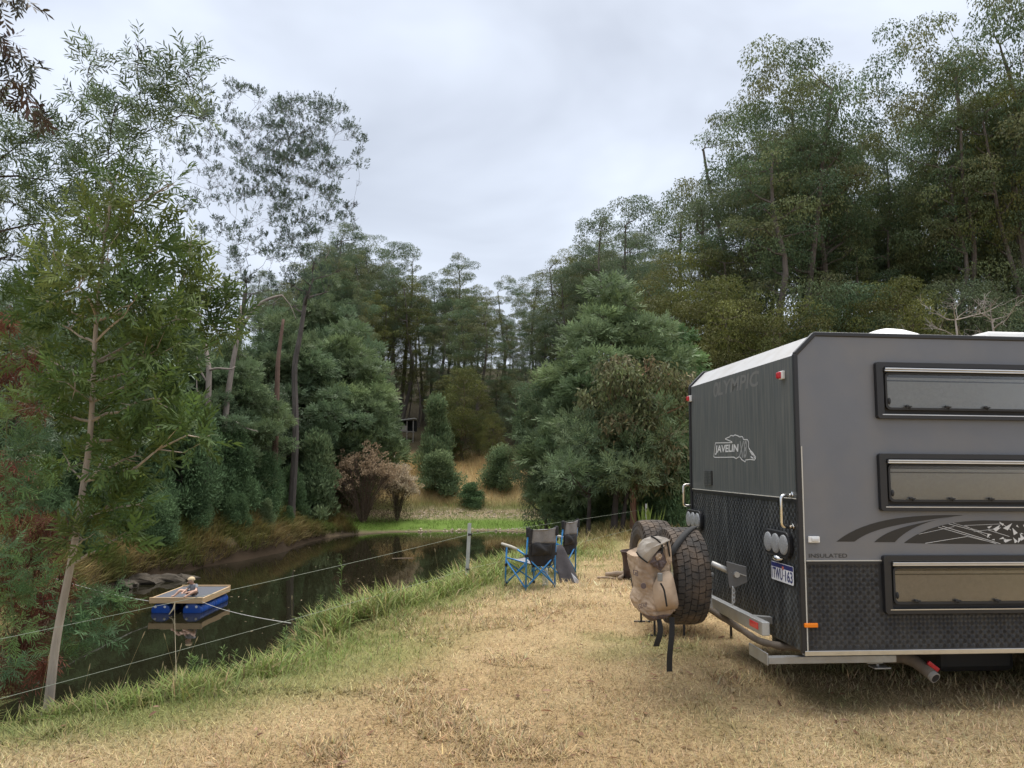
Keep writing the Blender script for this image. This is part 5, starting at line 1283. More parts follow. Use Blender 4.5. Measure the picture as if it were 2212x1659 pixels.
# rock ledge on the left bank behind the raft
M_rock = mat('bank_rock', (.06, .048, .034), rough=.95, var=.45, scale=3.5, bump=.8, bscale=8)
for kk, (px, py, sx, sy, sz, lab) in enumerate(((345, 1240, .75, .35, .20, 'flat brown rock ledge on the bank behind the raft'), (300, 1246, .65, .35, .2, 'brown rock left of the flat ledge on the bank'), (392, 1236, .6, .3, .14, 'low brown rock right of the flat ledge on the bank'), (262, 1256, .5, .3, .18, 'leftmost brown rock on the bank behind the raft'))):
    Y = on_z(px, py + 22, WATER)[1] + .35; p = at_y(px, py, Y + .35); Y += .35; r3 = np.random.default_rng(kk)
    bm = bmesh.new(); bmesh.ops.create_icosphere(bm, subdivisions=3, radius=1)
    for v in bm.verts:
        nz = .22 * math.sin(3 * v.co.x + kk) * math.cos(4 * v.co.y) + .12 * math.sin(9 * v.co.x + 5 * v.co.z + kk) + r3.normal() * .035
        v.co = v.co * (1 + nz); v.co.z = round(v.co.z * 3) / 3 * .5 + v.co.z * .5
        v.co = Vector((v.co.x * sx, v.co.y * sy, v.co.z * sz))
    me = bpy.data.meshes.new('rock'); bm.to_mesh(me); bm.free()
    o = link('rock', me, None, M_rock); o.location = (p[0], Y, WATER + .0 + .07 * (kk % 2)); tag(o, lab, 'rock', 'rocks of the bank ledge')
# tall weeds on the near bank
WEED = [(618, 1330, .52, 'feathery green weed on the near bank, tallest right of the raft'), (655, 1318, .42, 'green weed right of the tallest feathery one'), (735, 1292, .62, 'single tall green weed spike against the water'), (690, 1308, .36, 'short green weed left of the tall spike'), (592, 1345, .34, 'short green weed at the end of the white rope'), (505, 1392, .50, 'thin green weed in front of the raft reflection'), (478, 1402, .42, 'green weed left of the thin one by the raft reflection'), (532, 1380, .38, 'bushy green weed right of the thin one by the raft reflection'), (640, 1322, .30, 'low green weed between the feathery ones'), (430, 1420, .28, 'low green weed at the near bank below the raft')]
for kk, (px, py, hh, lab) in enumerate(WEED):
    p = on_z(px, py + 24, 0.0); z = hz(p[0], p[1]); r4 = np.random.default_rng(kk + 900); t = thing('weed', lab, 'weed', (p[0], p[1], z - .01), group='tall weeds on the near bank')
    gs, gl = Geo(), Geo(); st = 1 if 'spike' in lab or 'thin' in lab else 3
    for j in range(st):
        hh2 = hh * 1.35; e = np.array((r4.normal() * .07 * (st > 1), r4.normal() * .06, hh2 * r4.uniform(.75, 1))); gs.tube(np.stack([np.zeros(3), e * .5 + r4.normal(0, .012, 3), e]), [.006, .004, .002], 4, (.16, .20, .06), cap=False)
        m = 60; f = r4.uniform(.12, 1, m); a = r4.random(m) * 6.283
        scatter(gl, t_lance(.17, .12), e * f[:, None], np.stack([np.cos(a), np.sin(a), r4.uniform(.3, 1.3, m)], 1), np.tile((0, 0, 1.0), (m, 1)), .11 * (1.15 - f * .7), np.array((.13, .20, .06)) * r4.uniform(.7, 1.4, (m, 1)))
    gs.obj('stem', M_grass, t, tint=True); gl.obj('leaves', M_leaf, t, tint=True)

# ------------------------------------------------------------------ fence
M_post = mat('galvanised_post', (.50, .51, .52), rough=.45, metal=.6, var=.15, scale=15, dirt=((.35, .3, .25), .3, 8))
M_rope = mat('pale_green_rope', (.30, .33, .26), rough=.8)
M_rope_w = mat('white_rope', (.5, .49, .45), rough=.8)
M_rope_t = mat('tan_rope', (.26, .22, .14), rough=.85)
fp1 = on_z(1006, 1250, 0.0)
def fence_post(px, pb, ptop, lean, lab, z=None):
    p = on_z(px, pb, 0.0); z = hz(p[0], p[1]); H = at_y(px, ptop, p[1])[2] - z
    t = thing('fence_post', lab, 'fence post', (p[0], p[1], z), group='steel fence posts')
    g = Geo(); w = .022
    sec = [(-w, -w * .5), (w, -w * .5), (w, -w * .3), (w * .2, -w * .3), (w * .2, w), (-w * .2, w), (-w * .2, -w * .3), (-w, -w * .3)]
    k = len(sec); V = [(a * 1.25, b, -.25) for a, b in sec] + [(a * 1.25 + lean, b, H) for a, b in sec]
    g.add(V, [tuple(range(k))[::-1], tuple(range(k, 2 * k))] + [(i, (i + 1) % k, (i + 1) % k + k, i + k) for i in range(k)]); g.obj('post', M_post, t)
    for f in (.82, .27):
        g = Geo(); g.lathe([(.0, -.03), (.018, -.03), (.02, -.012), (.013, -.006), (.013, .006), (.02, .012), (.018, .03), (0, .03)], 10, M=Matrix.Translation((lean * f + .018, -.012, H * f)) @ Matrix.Rotation(R(90), 4, 'Y')); g.obj('insulator', M_rubber, t, smooth=True)
    return t, p, z, H
t1, fp, fz, fH = fence_post(1006, 1252, 1130, .055, 'galvanised steel fence post standing at the bank left of the chairs')
t2, fp2, fz2, fH2 = fence_post(1397, 1152, 1088, .0, 'galvanised steel fence post beside the strap-leaved plant')
def rope(name, lab, a, b, sag, r, m, cat='rope', group=None, n=40):
    a, b = np.array(a), np.array(b); t = np.linspace(0, 1, n)[:, None]
    P = a * (1 - t) + b * t - np.array((0, 0, 1)) * sag * 4 * t * (1 - t)
    g = Geo(); g.tube(P, r, 6); o = g.obj(name, m, None, smooth=True); tag(o, lab, cat, group); return o
pl = at_y(-190, 1420, 4.9); pl2 = at_y(-190, 1560, 4.9)
rope('fence_wire', 'upper pale green fence wire from the steel post across the raft', (fp[0] + .04, fp[1] - .02, fz + fH * .82), pl, .03, .0019, M_rope, 'fence wire', 'fence wires')
rope('fence_wire', 'lower fence wire running just above the bank grass to the left edge', (fp[0] + .02, fp[1] - .02, fz + fH * .27), pl2, .02, .0018, M_rope, 'fence wire', 'fence wires')
rope('fence_wire', 'upper fence wire behind the chairs, running right to the second post', (fp[0] + .04, fp[1] + .01, fz + fH * .82), (fp2[0], fp2[1], fz2 + fH2 * .82), .02, .0020, M_rope, 'fence wire', 'fence wires')
rope('fence_wire', 'lower fence wire behind the chairs, running right to the second post', (fp[0] + .02, fp[1] + .01, fz + fH * .27), (fp2[0], fp2[1], fz2 + fH2 * .27), .02, .0020, M_rope, 'fence wire', 'fence wires')

# ------------------------------------------------------------------ raft and child
RX0, RX1, RY0, RY1, DECK = -9.20, -7.85, 19.95, 21.92, -1.615
raft = thing('raft', 'square timber raft on blue plastic drums floating on the pond', 'raft', ((RX0 + RX1) / 2, (RY0 + RY1) / 2, WATER))
RW, RL, DZ = RX1 - RX0, RY1 - RY0, DECK - WATER
M_tim = mat('pine_board', (.52, .36, .20), rough=.7, var=.2, scale=5, stretch=(1, 8, 8))
M_tim2 = mat('pine_board_long', (.52, .36, .20), rough=.7, var=.2, scale=5, stretch=(8, 1, 8))
M_mat = mat('grey_deck_mat', (.085, .09, .105), rough=.9, var=.12, scale=30, bump=.3, bscale=90)
M_drum = mat('blue_drum', (.012, .075, .36), rough=.35, var=.1, scale=5, dirt=((.05, .08, .18), .4, 4))
g = Geo(); g.box((0, -RL / 2 + .02, DZ - .068), (RW, .04, .145)); g.obj('front_board', M_tim, raft, bevel=.004)
g = Geo(); g.box((0, RL / 2 - .02, DZ - .055), (RW, .04, .145)); g.obj('back_board', M_tim, raft, bevel=.004)
for sx in (-1, 1):
    g = Geo(); g.box((sx * (RW / 2 - .02), 0, DZ - .085), (.04, RL - .082, .14)); g.obj('side_board', M_tim2, raft, bevel=.004)
for k in range(5):
    g = Geo(); g.box((0, -RL / 2 + .2 + k * (RL - .4) / 4, DZ - .09), (RW - .09, .045, .09)); g.obj('bearer', M_tim, raft)
g = Geo(); g.box((0, 0, DZ - .028), (RW - .084, RL - .084, .016)); g.obj('deck_mat', M_mat, raft)
for sx in (-1, 1):
    for sy in (-1, 1):
        L_ = RL / 2 - .06; cx_, cy_ = sx * .40, sy * (L_ / 2 + .01)
        r_ = .245; prof = [(0, 0), (r_ * .86, 0), (r_ * .97, .012), (r_, .035), (r_, .10), (r_ * .965, .115), (r_ * .965, .13), (r_, .145), (r_, L_ * .5 - .02), (r_ * .97, L_ * .5), (r_, L_ * .5 + .02), (r_, L_ - .145), (r_ * .965, L_ - .13), (r_ * .965, L_ - .115), (r_, L_ - .10), (r_, L_ - .035), (r_ * .97, L_ - .012), (r_ * .86, L_), (0, L_)]
        g = Geo(); g.lathe(prof, 30, M=Matrix.Translation((cx_, cy_ + L_ / 2, DZ - .145 - r_ * .78)) @ Matrix.Rotation(R(90), 4, 'X') @ Matrix.Diagonal((1.0, .80, 1, 1)))
        dr = g.obj('drum', M_drum, raft, smooth=True)
        if sy < 0:
            for pxx in (-.13, .11):
                g = Geo(); g.lathe([(.032, 0), (.032, .012), (.02, .016), (0, .016)], 12, M=Matrix.Translation((cx_ + pxx, cy_ - L_ / 2 - .0, DZ - .235)) @ Matrix.Rotation(R(90), 4, 'X')); g.obj('bung', M_white, dr)
rl = at_y(96, 1242, 18.2)
rope('raft_rope', 'white rope from the raft left corner to the trees on the left', (RX0 + .0, RY0 - .01, DECK - .08), rl, .06, .009, M_rope_w, group='raft mooring ropes')
q = on_z(600, 1345, 0.0); rope('raft_rope', 'white rope from the raft right corner to the near bank weeds', (RX1, RY0 - .01, DECK - .10), at_y(628, 1346, 8.9), .05, .0048, M_rope_w, group='raft mooring ropes')
q = on_z(357, 1470, 0.0); rope('raft_rope', 'tan rope from the middle of the raft front straight to the near bank', (RX0 + .66, RY0 - .03, DECK - .11), (q[0], q[1] + .25, hz(q[0], q[1] + .25) + .03), .10, .0035, M_rope_t, group='raft mooring ropes')
g = Geo(); g.tube([(RX0 + .66, RY0 - .02, DECK - .13), (RX0 + .655, RY0 - .05, DECK - .25), (RX0 + .65, RY0 - .3, DECK - .36)], [.016, .026, .012], 8); o = g.obj('rope_knot', M_rope_t, None, smooth=True); tag(o, 'frayed tan knot of rope hanging from the raft front', 'rope')

def skin(name, verts, edges, mt, parent, sub=2, loc=(0, 0, 0)):
    """continuous body from joints: verts = [(x, y, z, radius)]"""
    me = bpy.data.meshes.new(name); me.from_pydata([v[:3] for v in verts], edges, []); me.update()
    o = bpy.data.objects.new(name, me); COL.objects.link(o)
    o.modifiers.new('skin', 'SKIN'); m = o.modifiers.new('sub', 'SUBSURF'); m.levels = sub; m.render_levels = sub
    if not me.skin_vertices: me.skin_vertices.new()
    for i, v in enumerate(verts):
        sv = me.skin_vertices[0].data[i]; sv.radius = (v[3], v[3] if len(v) < 5 else v[4]); sv.use_root = (i == 0)
    bpy.context.view_layer.update()
    dg = bpy.context.evaluated_depsgraph_get(); m2 = bpy.data.meshes.new_from_object(o.evaluated_get(dg)); bpy.data.objects.remove(o)
    m2.name = name; m2.materials.clear()
    o = link(name, m2, parent, mt, smooth=True); o.location = loc
    return o
M_skin = mat('skin', (.62, .39, .29), rough=.55, var=.05)
M_shirt = mat('grey_striped_shirt', (.22, .23, .25), rough=.9, var=.25, scale=10, stretch=(1, 1, 14))
M_short = mat('dark_shorts', (.05, .05, .06), rough=.9)
M_hair = mat('blond_hair', (.55, .42, .24), rough=.6, var=.25, scale=30)
kid = thing('person', 'small blond child in grey t-shirt and dark shorts sitting with knees apart on the raft', 'person', (-8.21, 20.27, DECK - .02)); kid.scale = (1.12, 1.12, 1.1)
B = []; Ed = []
def jv(x, y, z, r, p=None):
    B.append((x, y, z, r)); i = len(B) - 1
    if p is not None: Ed.append((p, i))
    return i
pel = jv(0, 0, .075, .072); bel = jv(-.005, .01, .14, .068, pel); che = jv(-.01, .0, .215, .072, bel); nek = jv(-.025, -.025, .285, .028, che)
hd0 = jv(-.045, -.05, .325, .055, nek); hd1 = jv(-.055, -.06, .375, .072, hd0); hd2 = jv(-.05, -.055, .415, .05, hd1)
for side_, hip, knee, ank, toe in ((-1, (-.05, -.02, .075), (-.25, -.13, .165), (-.36, -.19, .045), (-.43, -.21, .03)), (1, (.05, -.03, .075), (.12, -.17, .165), (-.06, -.24, .05), (-.11, -.285, .03))):
    h = jv(*hip, .055, pel); k1 = jv(*[(a + b) / 2 for a, b in zip(hip, knee)], .047, h); k2 = jv(*knee, .036, k1); k3 = jv(*[a * .5 + b * .5 for a, b in zip(knee, ank)], .032, k2); k4 = jv(*ank, .022, k3); jv(*toe, .018, k4)
for s_, sh, el, wr in ((-1, (-.075, -.02, .25), (-.15, -.09, .155), (-.17, -.19, .125)), (1, (.065, -.02, .25), (.10, -.12, .155), (-.08, -.20, .12))):
    a0 = jv(*sh, .033, che); a1 = jv(*[(p + q) / 2 for p, q in zip(sh, el)], .027, a0); a2 = jv(*el, .022, a1); a3 = jv(*wr, .016, a2)
    dv = unit(np.array(wr) - np.array(el)); pv_ = np.array(wr) + dv * .028; a4 = jv(*pv_, .015, a3)
    for f in range(5):
        spn = np.array((.010 * (f - 2), 0, -.006 * abs(f - 2))); L_ = (.022, .03, .034, .031, .024)[f]
        m1 = jv(*(pv_ + spn + dv * L_ * .5), .0055, a4); jv(*(pv_ + spn + dv * L_ * .85 + np.array((0, 0, -.012))), .0045, m1)
skin('body', B, Ed, M_skin, kid)
skin('shirt', [(0, .0, .10, .082), (-.005, .01, .15, .078), (-.01, 0, .215, .083), (-.02, -.015, .265, .045), (-.078, -.022, .25, .042), (-.125, -.065, .19, .036), (.068, -.022, .25, .042), (.09, -.08, .19, .036)], [(0, 1), (1, 2), (2, 3), (2, 4), (4, 5), (2, 6), (6, 7)], M_shirt, kid)
skin('shorts', [(0, 0, .075, .08), (0, 0, .115, .078), (-.05, -.02, .078, .062), (-.16, -.08, .125, .056), (.05, -.03, .078, .062), (.09, -.11, .125, .056)], [(0, 1), (0, 2), (2, 3), (0, 4), (4, 5)], M_short, kid)
bm = bmesh.new(); bmesh.ops.create_icosphere(bm, subdivisions=4, radius=1)
rk = random.Random(2)
bmesh.ops.delete(bm, geom=[v for v in bm.verts if v.co.z < -.35 or (v.co.y < -.45 and v.co.z < .35)], context='VERTS')
for v in bm.verts: v.co = Vector((v.co.x * .079, v.co.y * .085, v.co.z * .072)) * (1 + .04 * math.sin(v.co.x * 23 + v.co.y * 17) + rk.uniform(-.015, .015))
me = bpy.data.meshes.new('hair'); bm.to_mesh(me); bm.free()
hr = link('hair', me, kid, M_hair, smooth=True); hr.location = (-.048, -.045, .388); hr.rotation_euler = (R(18), 0, R(-35))
for s_ in (-1, 1):
    fx = np.array((-.055, -.06, .362)); f = unit(np.array((-.55, -.8, -.15))); rt = unit(np.cross(f, (0, 0, 1)))
    bm = bmesh.new(); bmesh.ops.create_icosphere(bm, subdivisions=2, radius=.008); me = bpy.data.meshes.new('eye'); bm.to_mesh(me); bm.free()
    link('eye', me, kid, M_rubber, smooth=True).location = tuple(fx + f * .062 + rt * .026 * s_)
    bm = bmesh.new(); bmesh.ops.create_icosphere(bm, subdivisions=2, radius=.016); me = bpy.data.meshes.new('ear'); bm.to_mesh(me); bm.free()
    e_ = link('ear', me, kid, M_skin, smooth=True); e_.location = tuple(fx + rt * .07 * s_); e_.scale = (.5, 1, 1.2)
bm = bmesh.new(); bmesh.ops.create_icosphere(bm, subdivisions=2, radius=.011); me = bpy.data.meshes.new('nose'); bm.to_mesh(me); bm.free()
link('nose', me, kid, M_skin, smooth=True).location = tuple(fx + f * .070 + np.array((0, 0, -.02)))
g = Geo(); g.box(tuple(fx + f * .062 + np.array((0, 0, -.042))), (.024, .010, .006)); g.obj('mouth', mat('lips', (.42, .16, .13), rough=.5), kid)

# ------------------------------------------------------------------ folding chairs
M_cblue = mat('chair_blue_tube', (.025, .21, .5), rough=.35, var=.08, scale=20)
M_cblack = mat('chair_black_fabric', (.022, .022, .024), rough=.9, var=.3, scale=14, bump=.3, bscale=60)
M_cgrey = mat('chair_grey_fabric', (.22, .215, .215), rough=.9, var=.25, scale=9, bump=.3, bscale=50)
M_foam = mat('armrest_foam', (.42, .39, .33), rough=.8, var=.1)
def chair(loc, rz, lab):
    t = thing('camp_chair', lab, 'chair', loc, rz, 'blue folding camp chairs')
    W, D = .25, .25      # half sizes; +y is the way the sitter faces
    def tb(name, pts, r, m, parent=t, n=8): g = Geo(); g.tube(pts, r, n); return g.obj(name, m, parent, smooth=True)
    for s in (-1, 1):
        tb('back_post', [(s * W, -D, 0), (s * W, -D - .01, .45), (s * (W - .005), -D - .06, .86)], .0125, M_cblue)
        g = Geo(); g.box((s * (W - .004), -D - .052, .80), (.05, .05, .13)); g.obj('post_sleeve', M_cblack, t, bevel=.012)
        fl = tb('front_leg', [(s * W, D + .02, .0), (s * W, D, .25), (s * W, D - .02, .55)], .0115, M_cblue)
        for z in (.02, .30): g = Geo(); g.box((s * W, D + .012 - .02 * (z > .1), z), (.032, .032, .045)); g.obj('joint', M_cblack, fl, bevel=.006)
        tb('arm_tube', [(s * (W + .01), -D - .005, .485), (s * (W + .02), -.06, .55), (s * (W + .02), D + .05, .585)], .0135, M_cblue)
        tb('arm_pad', [(s * (W + .02), -.08, .548), (s * (W + .02), .08, .572), (s * (W + .02), D + .07, .592)], .021, M_foam)
        tb('side_brace', [(s * W, -D, .03), (s * W, D - .02, .36)], .0105, M_cblue); tb('side_brace', [(s * (W - .02), D + .02, .03), (s * (W - .02), -D - .005, .40)], .0105, M_cblue)
        g = Geo(); g.box((s * W, -D - .012, .475), (.045, .04, .045)); g.obj('joint', M_cblack, t, bevel=.008)
        tb('seat_rail', [(s * (W - .03), -D + .02, .37), (s * (W - .03), D + .04, .40)], .011, M_cblue)
        tb('back_brace', [(s * W, -D - .02, .46), (-s * W, -D + .005 * s, .035)], .0115, M_cblue)
        tb('front_brace', [(s * W, D + .01, .36), (-s * W, D + .02 + .006 * s, .035)], .0105, M_cblue)
    def sheet(name, f, nu, nv, m, parent=t, th=.006):
        g = Geo(); V = [f(i / nu, j / nv) for j in range(nv + 1) for i in range(nu + 1)]
        g.add(V, [(j * (nu + 1) + i, j * (nu + 1) + i + 1, (j + 1) * (nu + 1) + i + 1, (j + 1) * (nu + 1) + i) for j in range(nv) for i in range(nu)])
        o = g.obj(name, m, parent, smooth=True); md = o.modifiers.new('thick', 'SOLIDIFY'); md.thickness = th; return o
    def back(u, v):     # v 0 bottom .. 1 top
        z = .30 + .55 * v; x = (u - .5) * 2 * (W - .012) * (1 if v > .3 else .62 + 1.27 * v)
        sag = math.sin(math.pi * u); z -= (.035 * sag if v > .95 else 0)
        return (x, -D - .02 - .055 * v + .05 * sag * (1 - .5 * v) - .008 * math.sin(14 * u + 5 * v), z)
    bk = sheet('backrest', lambda u, v: back(u, .02 + .58 * v), 12, 14, M_cblack)
    sheet('back_panel', lambda u, v: back(.14 + .86 * u, .60 + .40 * v), 12, 8, M_cgrey, bk)
    sheet('back_patch', lambda u, v: back(.0 + .14 * u, .60 + .40 * v), 4, 8, M_cblack, bk)
    def pocket(u, v):
        p = back(.12 + .72 * u, .30 + .30 * v); b = math.sin(math.pi * u) * math.sin(math.pi * v)
        return (p[0], p[1] - .055 * b - .012 - .018 * math.sin(9 * u + 6 * v) * b, p[2] + .02 * math.sin(6 * u) * v)
    sheet('back_pocket', pocket, 14, 10, M_cblack, bk)
    sheet('seat', lambda u, v: ((u - .5) * 2 * (W - .02), -D + .03 + v * (2 * D + .05), .375 + .03 * v - .045 * math.sin(math.pi * u)), 10, 8, M_cblack)
    sheet('seat_panel', lambda u, v: ((u - .5) * 2 * (W - .05), -D + .07 + v * (2 * D - .04), .382 + .03 * v - .045 * math.sin(math.pi * (.08 + .84 * u))), 10, 8, M_cgrey, th=.003)
    return t
_A = on_z(1136, 1279, 0.0); _th = R(34)
_ce = _A[:2] + .25 * np.array((math.cos(_th), math.sin(_th))) + .25 * np.array((-math.sin(_th), math.cos(_th)))
chair((_ce[0], _ce[1], hz(*_ce)), _th, 'nearer blue-framed camp chair with grey and black back facing the pond')
_B2 = on_z(1243, 1240, 0.0); _th2 = R(58)
_ce2 = _B2[:2] - .25 * np.array((math.cos(_th2), math.sin(_th2))) + .25 * np.array((-math.sin(_th2), math.cos(_th2)))
chair((_ce2[0], _ce2[1], hz(*_ce2)), _th2, 'farther blue-framed camp chair turned left, partly hidden by a dark cloth')
# charcoal cloth leaning on the far chair
c3 = lambda x, y, Y: at_y((1700 + x * .3616) / 1.736, (1800 + y * .3616) / 1.736, Y)
Lf = [(1085, 672), (1048, 720), (1028, 790), (1032, 860), (1065, 920), (1085, 960), (1100, 1030), (1112, 1085)]
Rt = [(1120, 668), (1150, 705), (1185, 780), (1210, 840), (1240, 900), (1270, 970), (1300, 1040), (1285, 1098)]
V = []; nu = 14; nv = 28
for j in range(nv + 1):
    f = j / nv * (len(Lf) - 1); Y = 11.95 - .42 * (j / nv)
    la = [np.interp(f, range(len(Lf)), [q[k] for q in Lf]) for k in (0, 1)]; ra = [np.interp(f, range(len(Rt)), [q[k] for q in Rt]) for k in (0, 1)]
    for i in range(nu + 1):
        u = i / nu; p = c3(la[0] + (ra[0] - la[0]) * u, la[1] + (ra[1] - la[1]) * u, Y - .05 * math.sin(math.pi * u) - .03 * math.sin(7 * u + 2.5 * j / nv) * (.3 + j / nv))
        V.append(p)
V = np.array(V); o0 = np.array((V[:, 0].mean(), V[:, 1].mean(), 0)); g = Geo()
g.add(V - o0, [(j * (nu + 1) + i, j * (nu + 1) + i + 1, (j + 1) * (nu + 1) + i + 1, (j + 1) * (nu + 1) + i) for j in range(nv) for i in range(nu)])
cl_ = thing('cloth', 'charcoal cloth with a pale grey corner draped from the farther chair to the ground', 'cloth', tuple(o0))
o = g.obj('drape', mat('charcoal_cloth', (.05, .044, .046), rough=.95, var=.25, scale=7, bump=.3, bscale=50), cl_, smooth=True); o.modifiers.new('t', 'SOLIDIFY').thickness = .012
tri = [c3(1222, 960, 11.49), c3(1262, 1010, 11.46), c3(1304, 1045, 11.47), c3(1286, 1094, 11.46), c3(1255, 1050, 11.44)]
g = Geo(); g.add(np.array(tri) - o0, [(0, 1, 2), (0, 4, 1), (1, 4, 3, 2)]); o = g.obj('pale_corner', mat('pale_cloth', (.42, .42, .44), rough=.9), cl_); o.modifiers.new('t', 'SOLIDIFY').thickness = .004
# water bottle
p = on_z(1178, 1268, 0.0); bt = thing('water_bottle', 'clear plastic water bottle standing behind the nearer chair legs', 'bottle', (p[0], p[1], hz(p[0], p[1])))
M_pet = bpy.data.materials.new('clear_plastic'); M_pet.use_nodes = True
_pb = M_pet.node_tree.nodes['Principled BSDF']; _pb.inputs['Transmission Weight'].default_value = .75; _pb.inputs['Roughness'].default_value = .15; _pb.inputs['Base Color'].default_value = (.8, .83, .85, 1); _pb.inputs['IOR'].default_value = 1.25
prof = [(0, 0), (.038, 0), (.043, .01)]
for k in range(6): prof += [(.044, .02 + .03 * k), (.040, .033 + .03 * k)]
prof += [(.044, .205), (.04, .235), (.02, .27), (.014, .275), (.014, .29)]
g = Geo(); g.lathe(prof, 18); g.obj('bottle_body', M_pet, bt, smooth=True)
g = Geo(); g.lathe([(.016, .285), (.016, .305), (0, .306)], 12); g.obj('cap', M_white, bt)

# ------------------------------------------------------------------ fire drum, firewood, low table
fd = on_z(1380, 1254, 0.0); fz3 = hz(fd[0], fd[1]); rr_ = (1380 - 1343) / F * fd[1]
drum = thing('fire_drum', 'rusty dark brown steel drum used as a fire pit behind the canvas bag', 'fire pit', (fd[0], fd[1], fz3))
M_rust = mat('burnt_steel', (.045, .027, .022), rough=.8, var=.4, scale=8, dirt=((.10, .045, .025), .6, 4))
Hd = at_y(1380, 1190, fd[1])[2] - fz3
g = Geo(); g.lathe([(0, .01), (rr_ * .86, .0), (rr_ * .87, Hd * .3), (rr_ * .89, Hd * .32), (rr_ * .88, Hd * .36), (rr_ * .90, Hd * .7), (rr_ * .92, Hd * .8), (rr_ * .99, Hd * .93), (rr_, Hd * .96), (rr_ * .985, Hd), (rr_ * .95, Hd * .97), (rr_ * .86, Hd * .7), (rr_ * .83, .06), (0, .05)], 36); g.obj('drum_wall', M_rust, drum, smooth=True)
g = Geo(); tt = np.linspace(0, 2 * math.pi, 37); g.tube(np.stack([rr_ * np.cos(tt), rr_ * np.sin(tt), np.full(37, Hd * .985)], 1), .012, 6, cap=False); g.obj('rim', M_rust, drum, smooth=True)
M_log = mat('grey_log', (.32, .24, .17), rough=.9, var=.3, scale=6, bump=.5)
for kk, (a, b, r0_, r1_, lab) in enumerate((((1308, 1249), (1366, 1252), .035, .055, 'pale grey firewood log lying beside the fire drum'), ((1290, 1253), (1330, 1255), .018, .012, 'thin stick on the ash patch left of the fire drum'), ((1338, 1257), (1362, 1246), .03, .035, 'short split log against the fire drum'))):
    A_, B_ = on_z(*a, .0), on_z(*b, .0); A_[2] = hz(A_[0], A_[1]) + r0_; B_[2] = hz(B_[0], B_[1]) + r1_; C_ = (A_ + B_) / 2 + np.array((.01, .02, .01)); 
    g = Geo(); g.tube(smooth_path([A_ - C_, np.array((0, .01, .0)), B_ - C_], 10), np.linspace(r0_, r1_, 10) * (1 + .12 * np.sin(np.arange(10) * 2.2)), 9); o = g.obj('firewood', M_log, None, smooth=True, loc=tuple(C_)); tag(o, lab, 'log', 'firewood by the drum')
# low folding table
tb_ = thing('folding_table', 'low folding table with white top and black T-shaped legs behind the spare wheel', 'table', (1.86, 8.5, hz(1.86, 8.5)))
M_bsteel = mat('black_steel', (.02, .02, .022), rough=.5)
g = Geo(); g.box((0, 0, .385), (.86, .92, .03)); g.obj('table_top', M_white, tb_, bevel=.008)
for (x, y) in ((-.40, .46), (-.38, -.30), (-.10, -.42), (.38, -.50)):
    y = max(-.42, min(.42, y))
    g = Geo(); g.box((x, y, .19), (.02, .02, .37)); lg = g.obj('leg', M_bsteel, tb_)
    if x < -.2: g = Geo(); g.box((x + .02, y, .012), (.20, .028, .024)); g.obj('foot_bar', M_bsteel, lg, bevel=.005)

# ------------------------------------------------------------------ canvas bag strapped to the spare wheel (van coordinates)
def vw(q): q = np.asarray(q, float); return _V0 + VU * q[..., 0:1] + VV * q[..., 1:2] + VW * q[..., 2:3]
c2 = lambda x, y, v: vanP(1324.9 + .24305 * x, 1065.7 + .24305 * y, v)
bag = thing('canvas_bag', 'sand-coloured canvas bag with dark base and hanging black straps on the spare wheel', 'bag')
bag.matrix_world = van.matrix_world.copy()
M_canvas = mat('sand_canvas', (.43, .32, .225), rough=.9, var=.16, scale=5, bump=.35, bscale=22, dirt=((.20, .14, .10), .5, 4))
M_canvas_d = mat('bag_base_vinyl_and_mouth_shade', (.11, .08, .075), rough=.75, var=.25, scale=6)
M_canvas_g = mat('bag_flap_grey', (.42, .38, .33), rough=.9, var=.12, scale=6, bump=.25, bscale=20)
M_web = mat('black_webbing', (.015, .015, .015), rough=.8)
lf = [(170, 560), (172, 600), (182, 690), (205, 790), (222, 860), (208, 940), (205, 980), (222, 1040), (275, 1095), (330, 1140)]
rt = [(505, 470), (520, 560), (528, 650), (545, 760), (560, 850), (575, 930), (590, 1000), (585, 1050), (520, 1090), (420, 1145)]
NS, NR = 66, 90; rings = []; _rb = np.random.default_rng(4); _cw = _rb.standard_normal((16, 3)) * 16; _cp = _rb.random(16) * 6.28
for i in range(NS):
    f = i / (NS - 1) * (len(lf) - 1)
    a = c2(*[np.interp(f, range(len(lf)), [q[k] for q in lf]) for k in (0, 1)], .52); b = c2(*[np.interp(f, range(len(rt)), [q[k] for q in rt]) for k in (0, 1)], .42)
    z0_, z1_ = a[2], b[2]; uc, hw = (a[0] + b[0]) / 2, (b[0] - a[0]) / 2
    vh = .25 * (1 if i < NS - 11 else (1 - ((i - NS + 11) / 11) ** 2 * .75)); ring = []; ii = i * 30 / NS
    for k in range(NR):
        t_ = 2 * math.pi * k / NR; cu, sv_ = math.cos(t_), math.sin(t_)
        e = .75; x = np.sign(cu) * abs(cu) ** e; y = np.sign(sv_) * abs(sv_) ** e
        q0_ = np.array((uc + hw * x, .6 + vh * y, z0_)); cz = np.sin(_cw @ q0_ + _cp)
        fold = 1 + .05 * math.sin(3 * t_ + .35 * ii) - .09 * math.exp(-((t_ - 4.75) / .22) ** 2) - .055 * float(np.sum(np.exp(-(cz / .16) ** 2))) * .45 + .05 * float(np.mean(cz[:5]))
        ring.append((uc + hw * x * fold, .60 + vh * y * fold, (z0_ + z1_) / 2 + (z1_ - z0_) / 2 * x))
    rings.append(ring)
V = np.array(rings).reshape(-1, 3); q_ = lambda i0, i1: [(i * NR + j, i * NR + (j + 1) % NR, (i + 1) * NR + (j + 1) % NR, (i + 1) * NR + j) for i in range(i0, i1) for j in range(NR)]
SB = 53
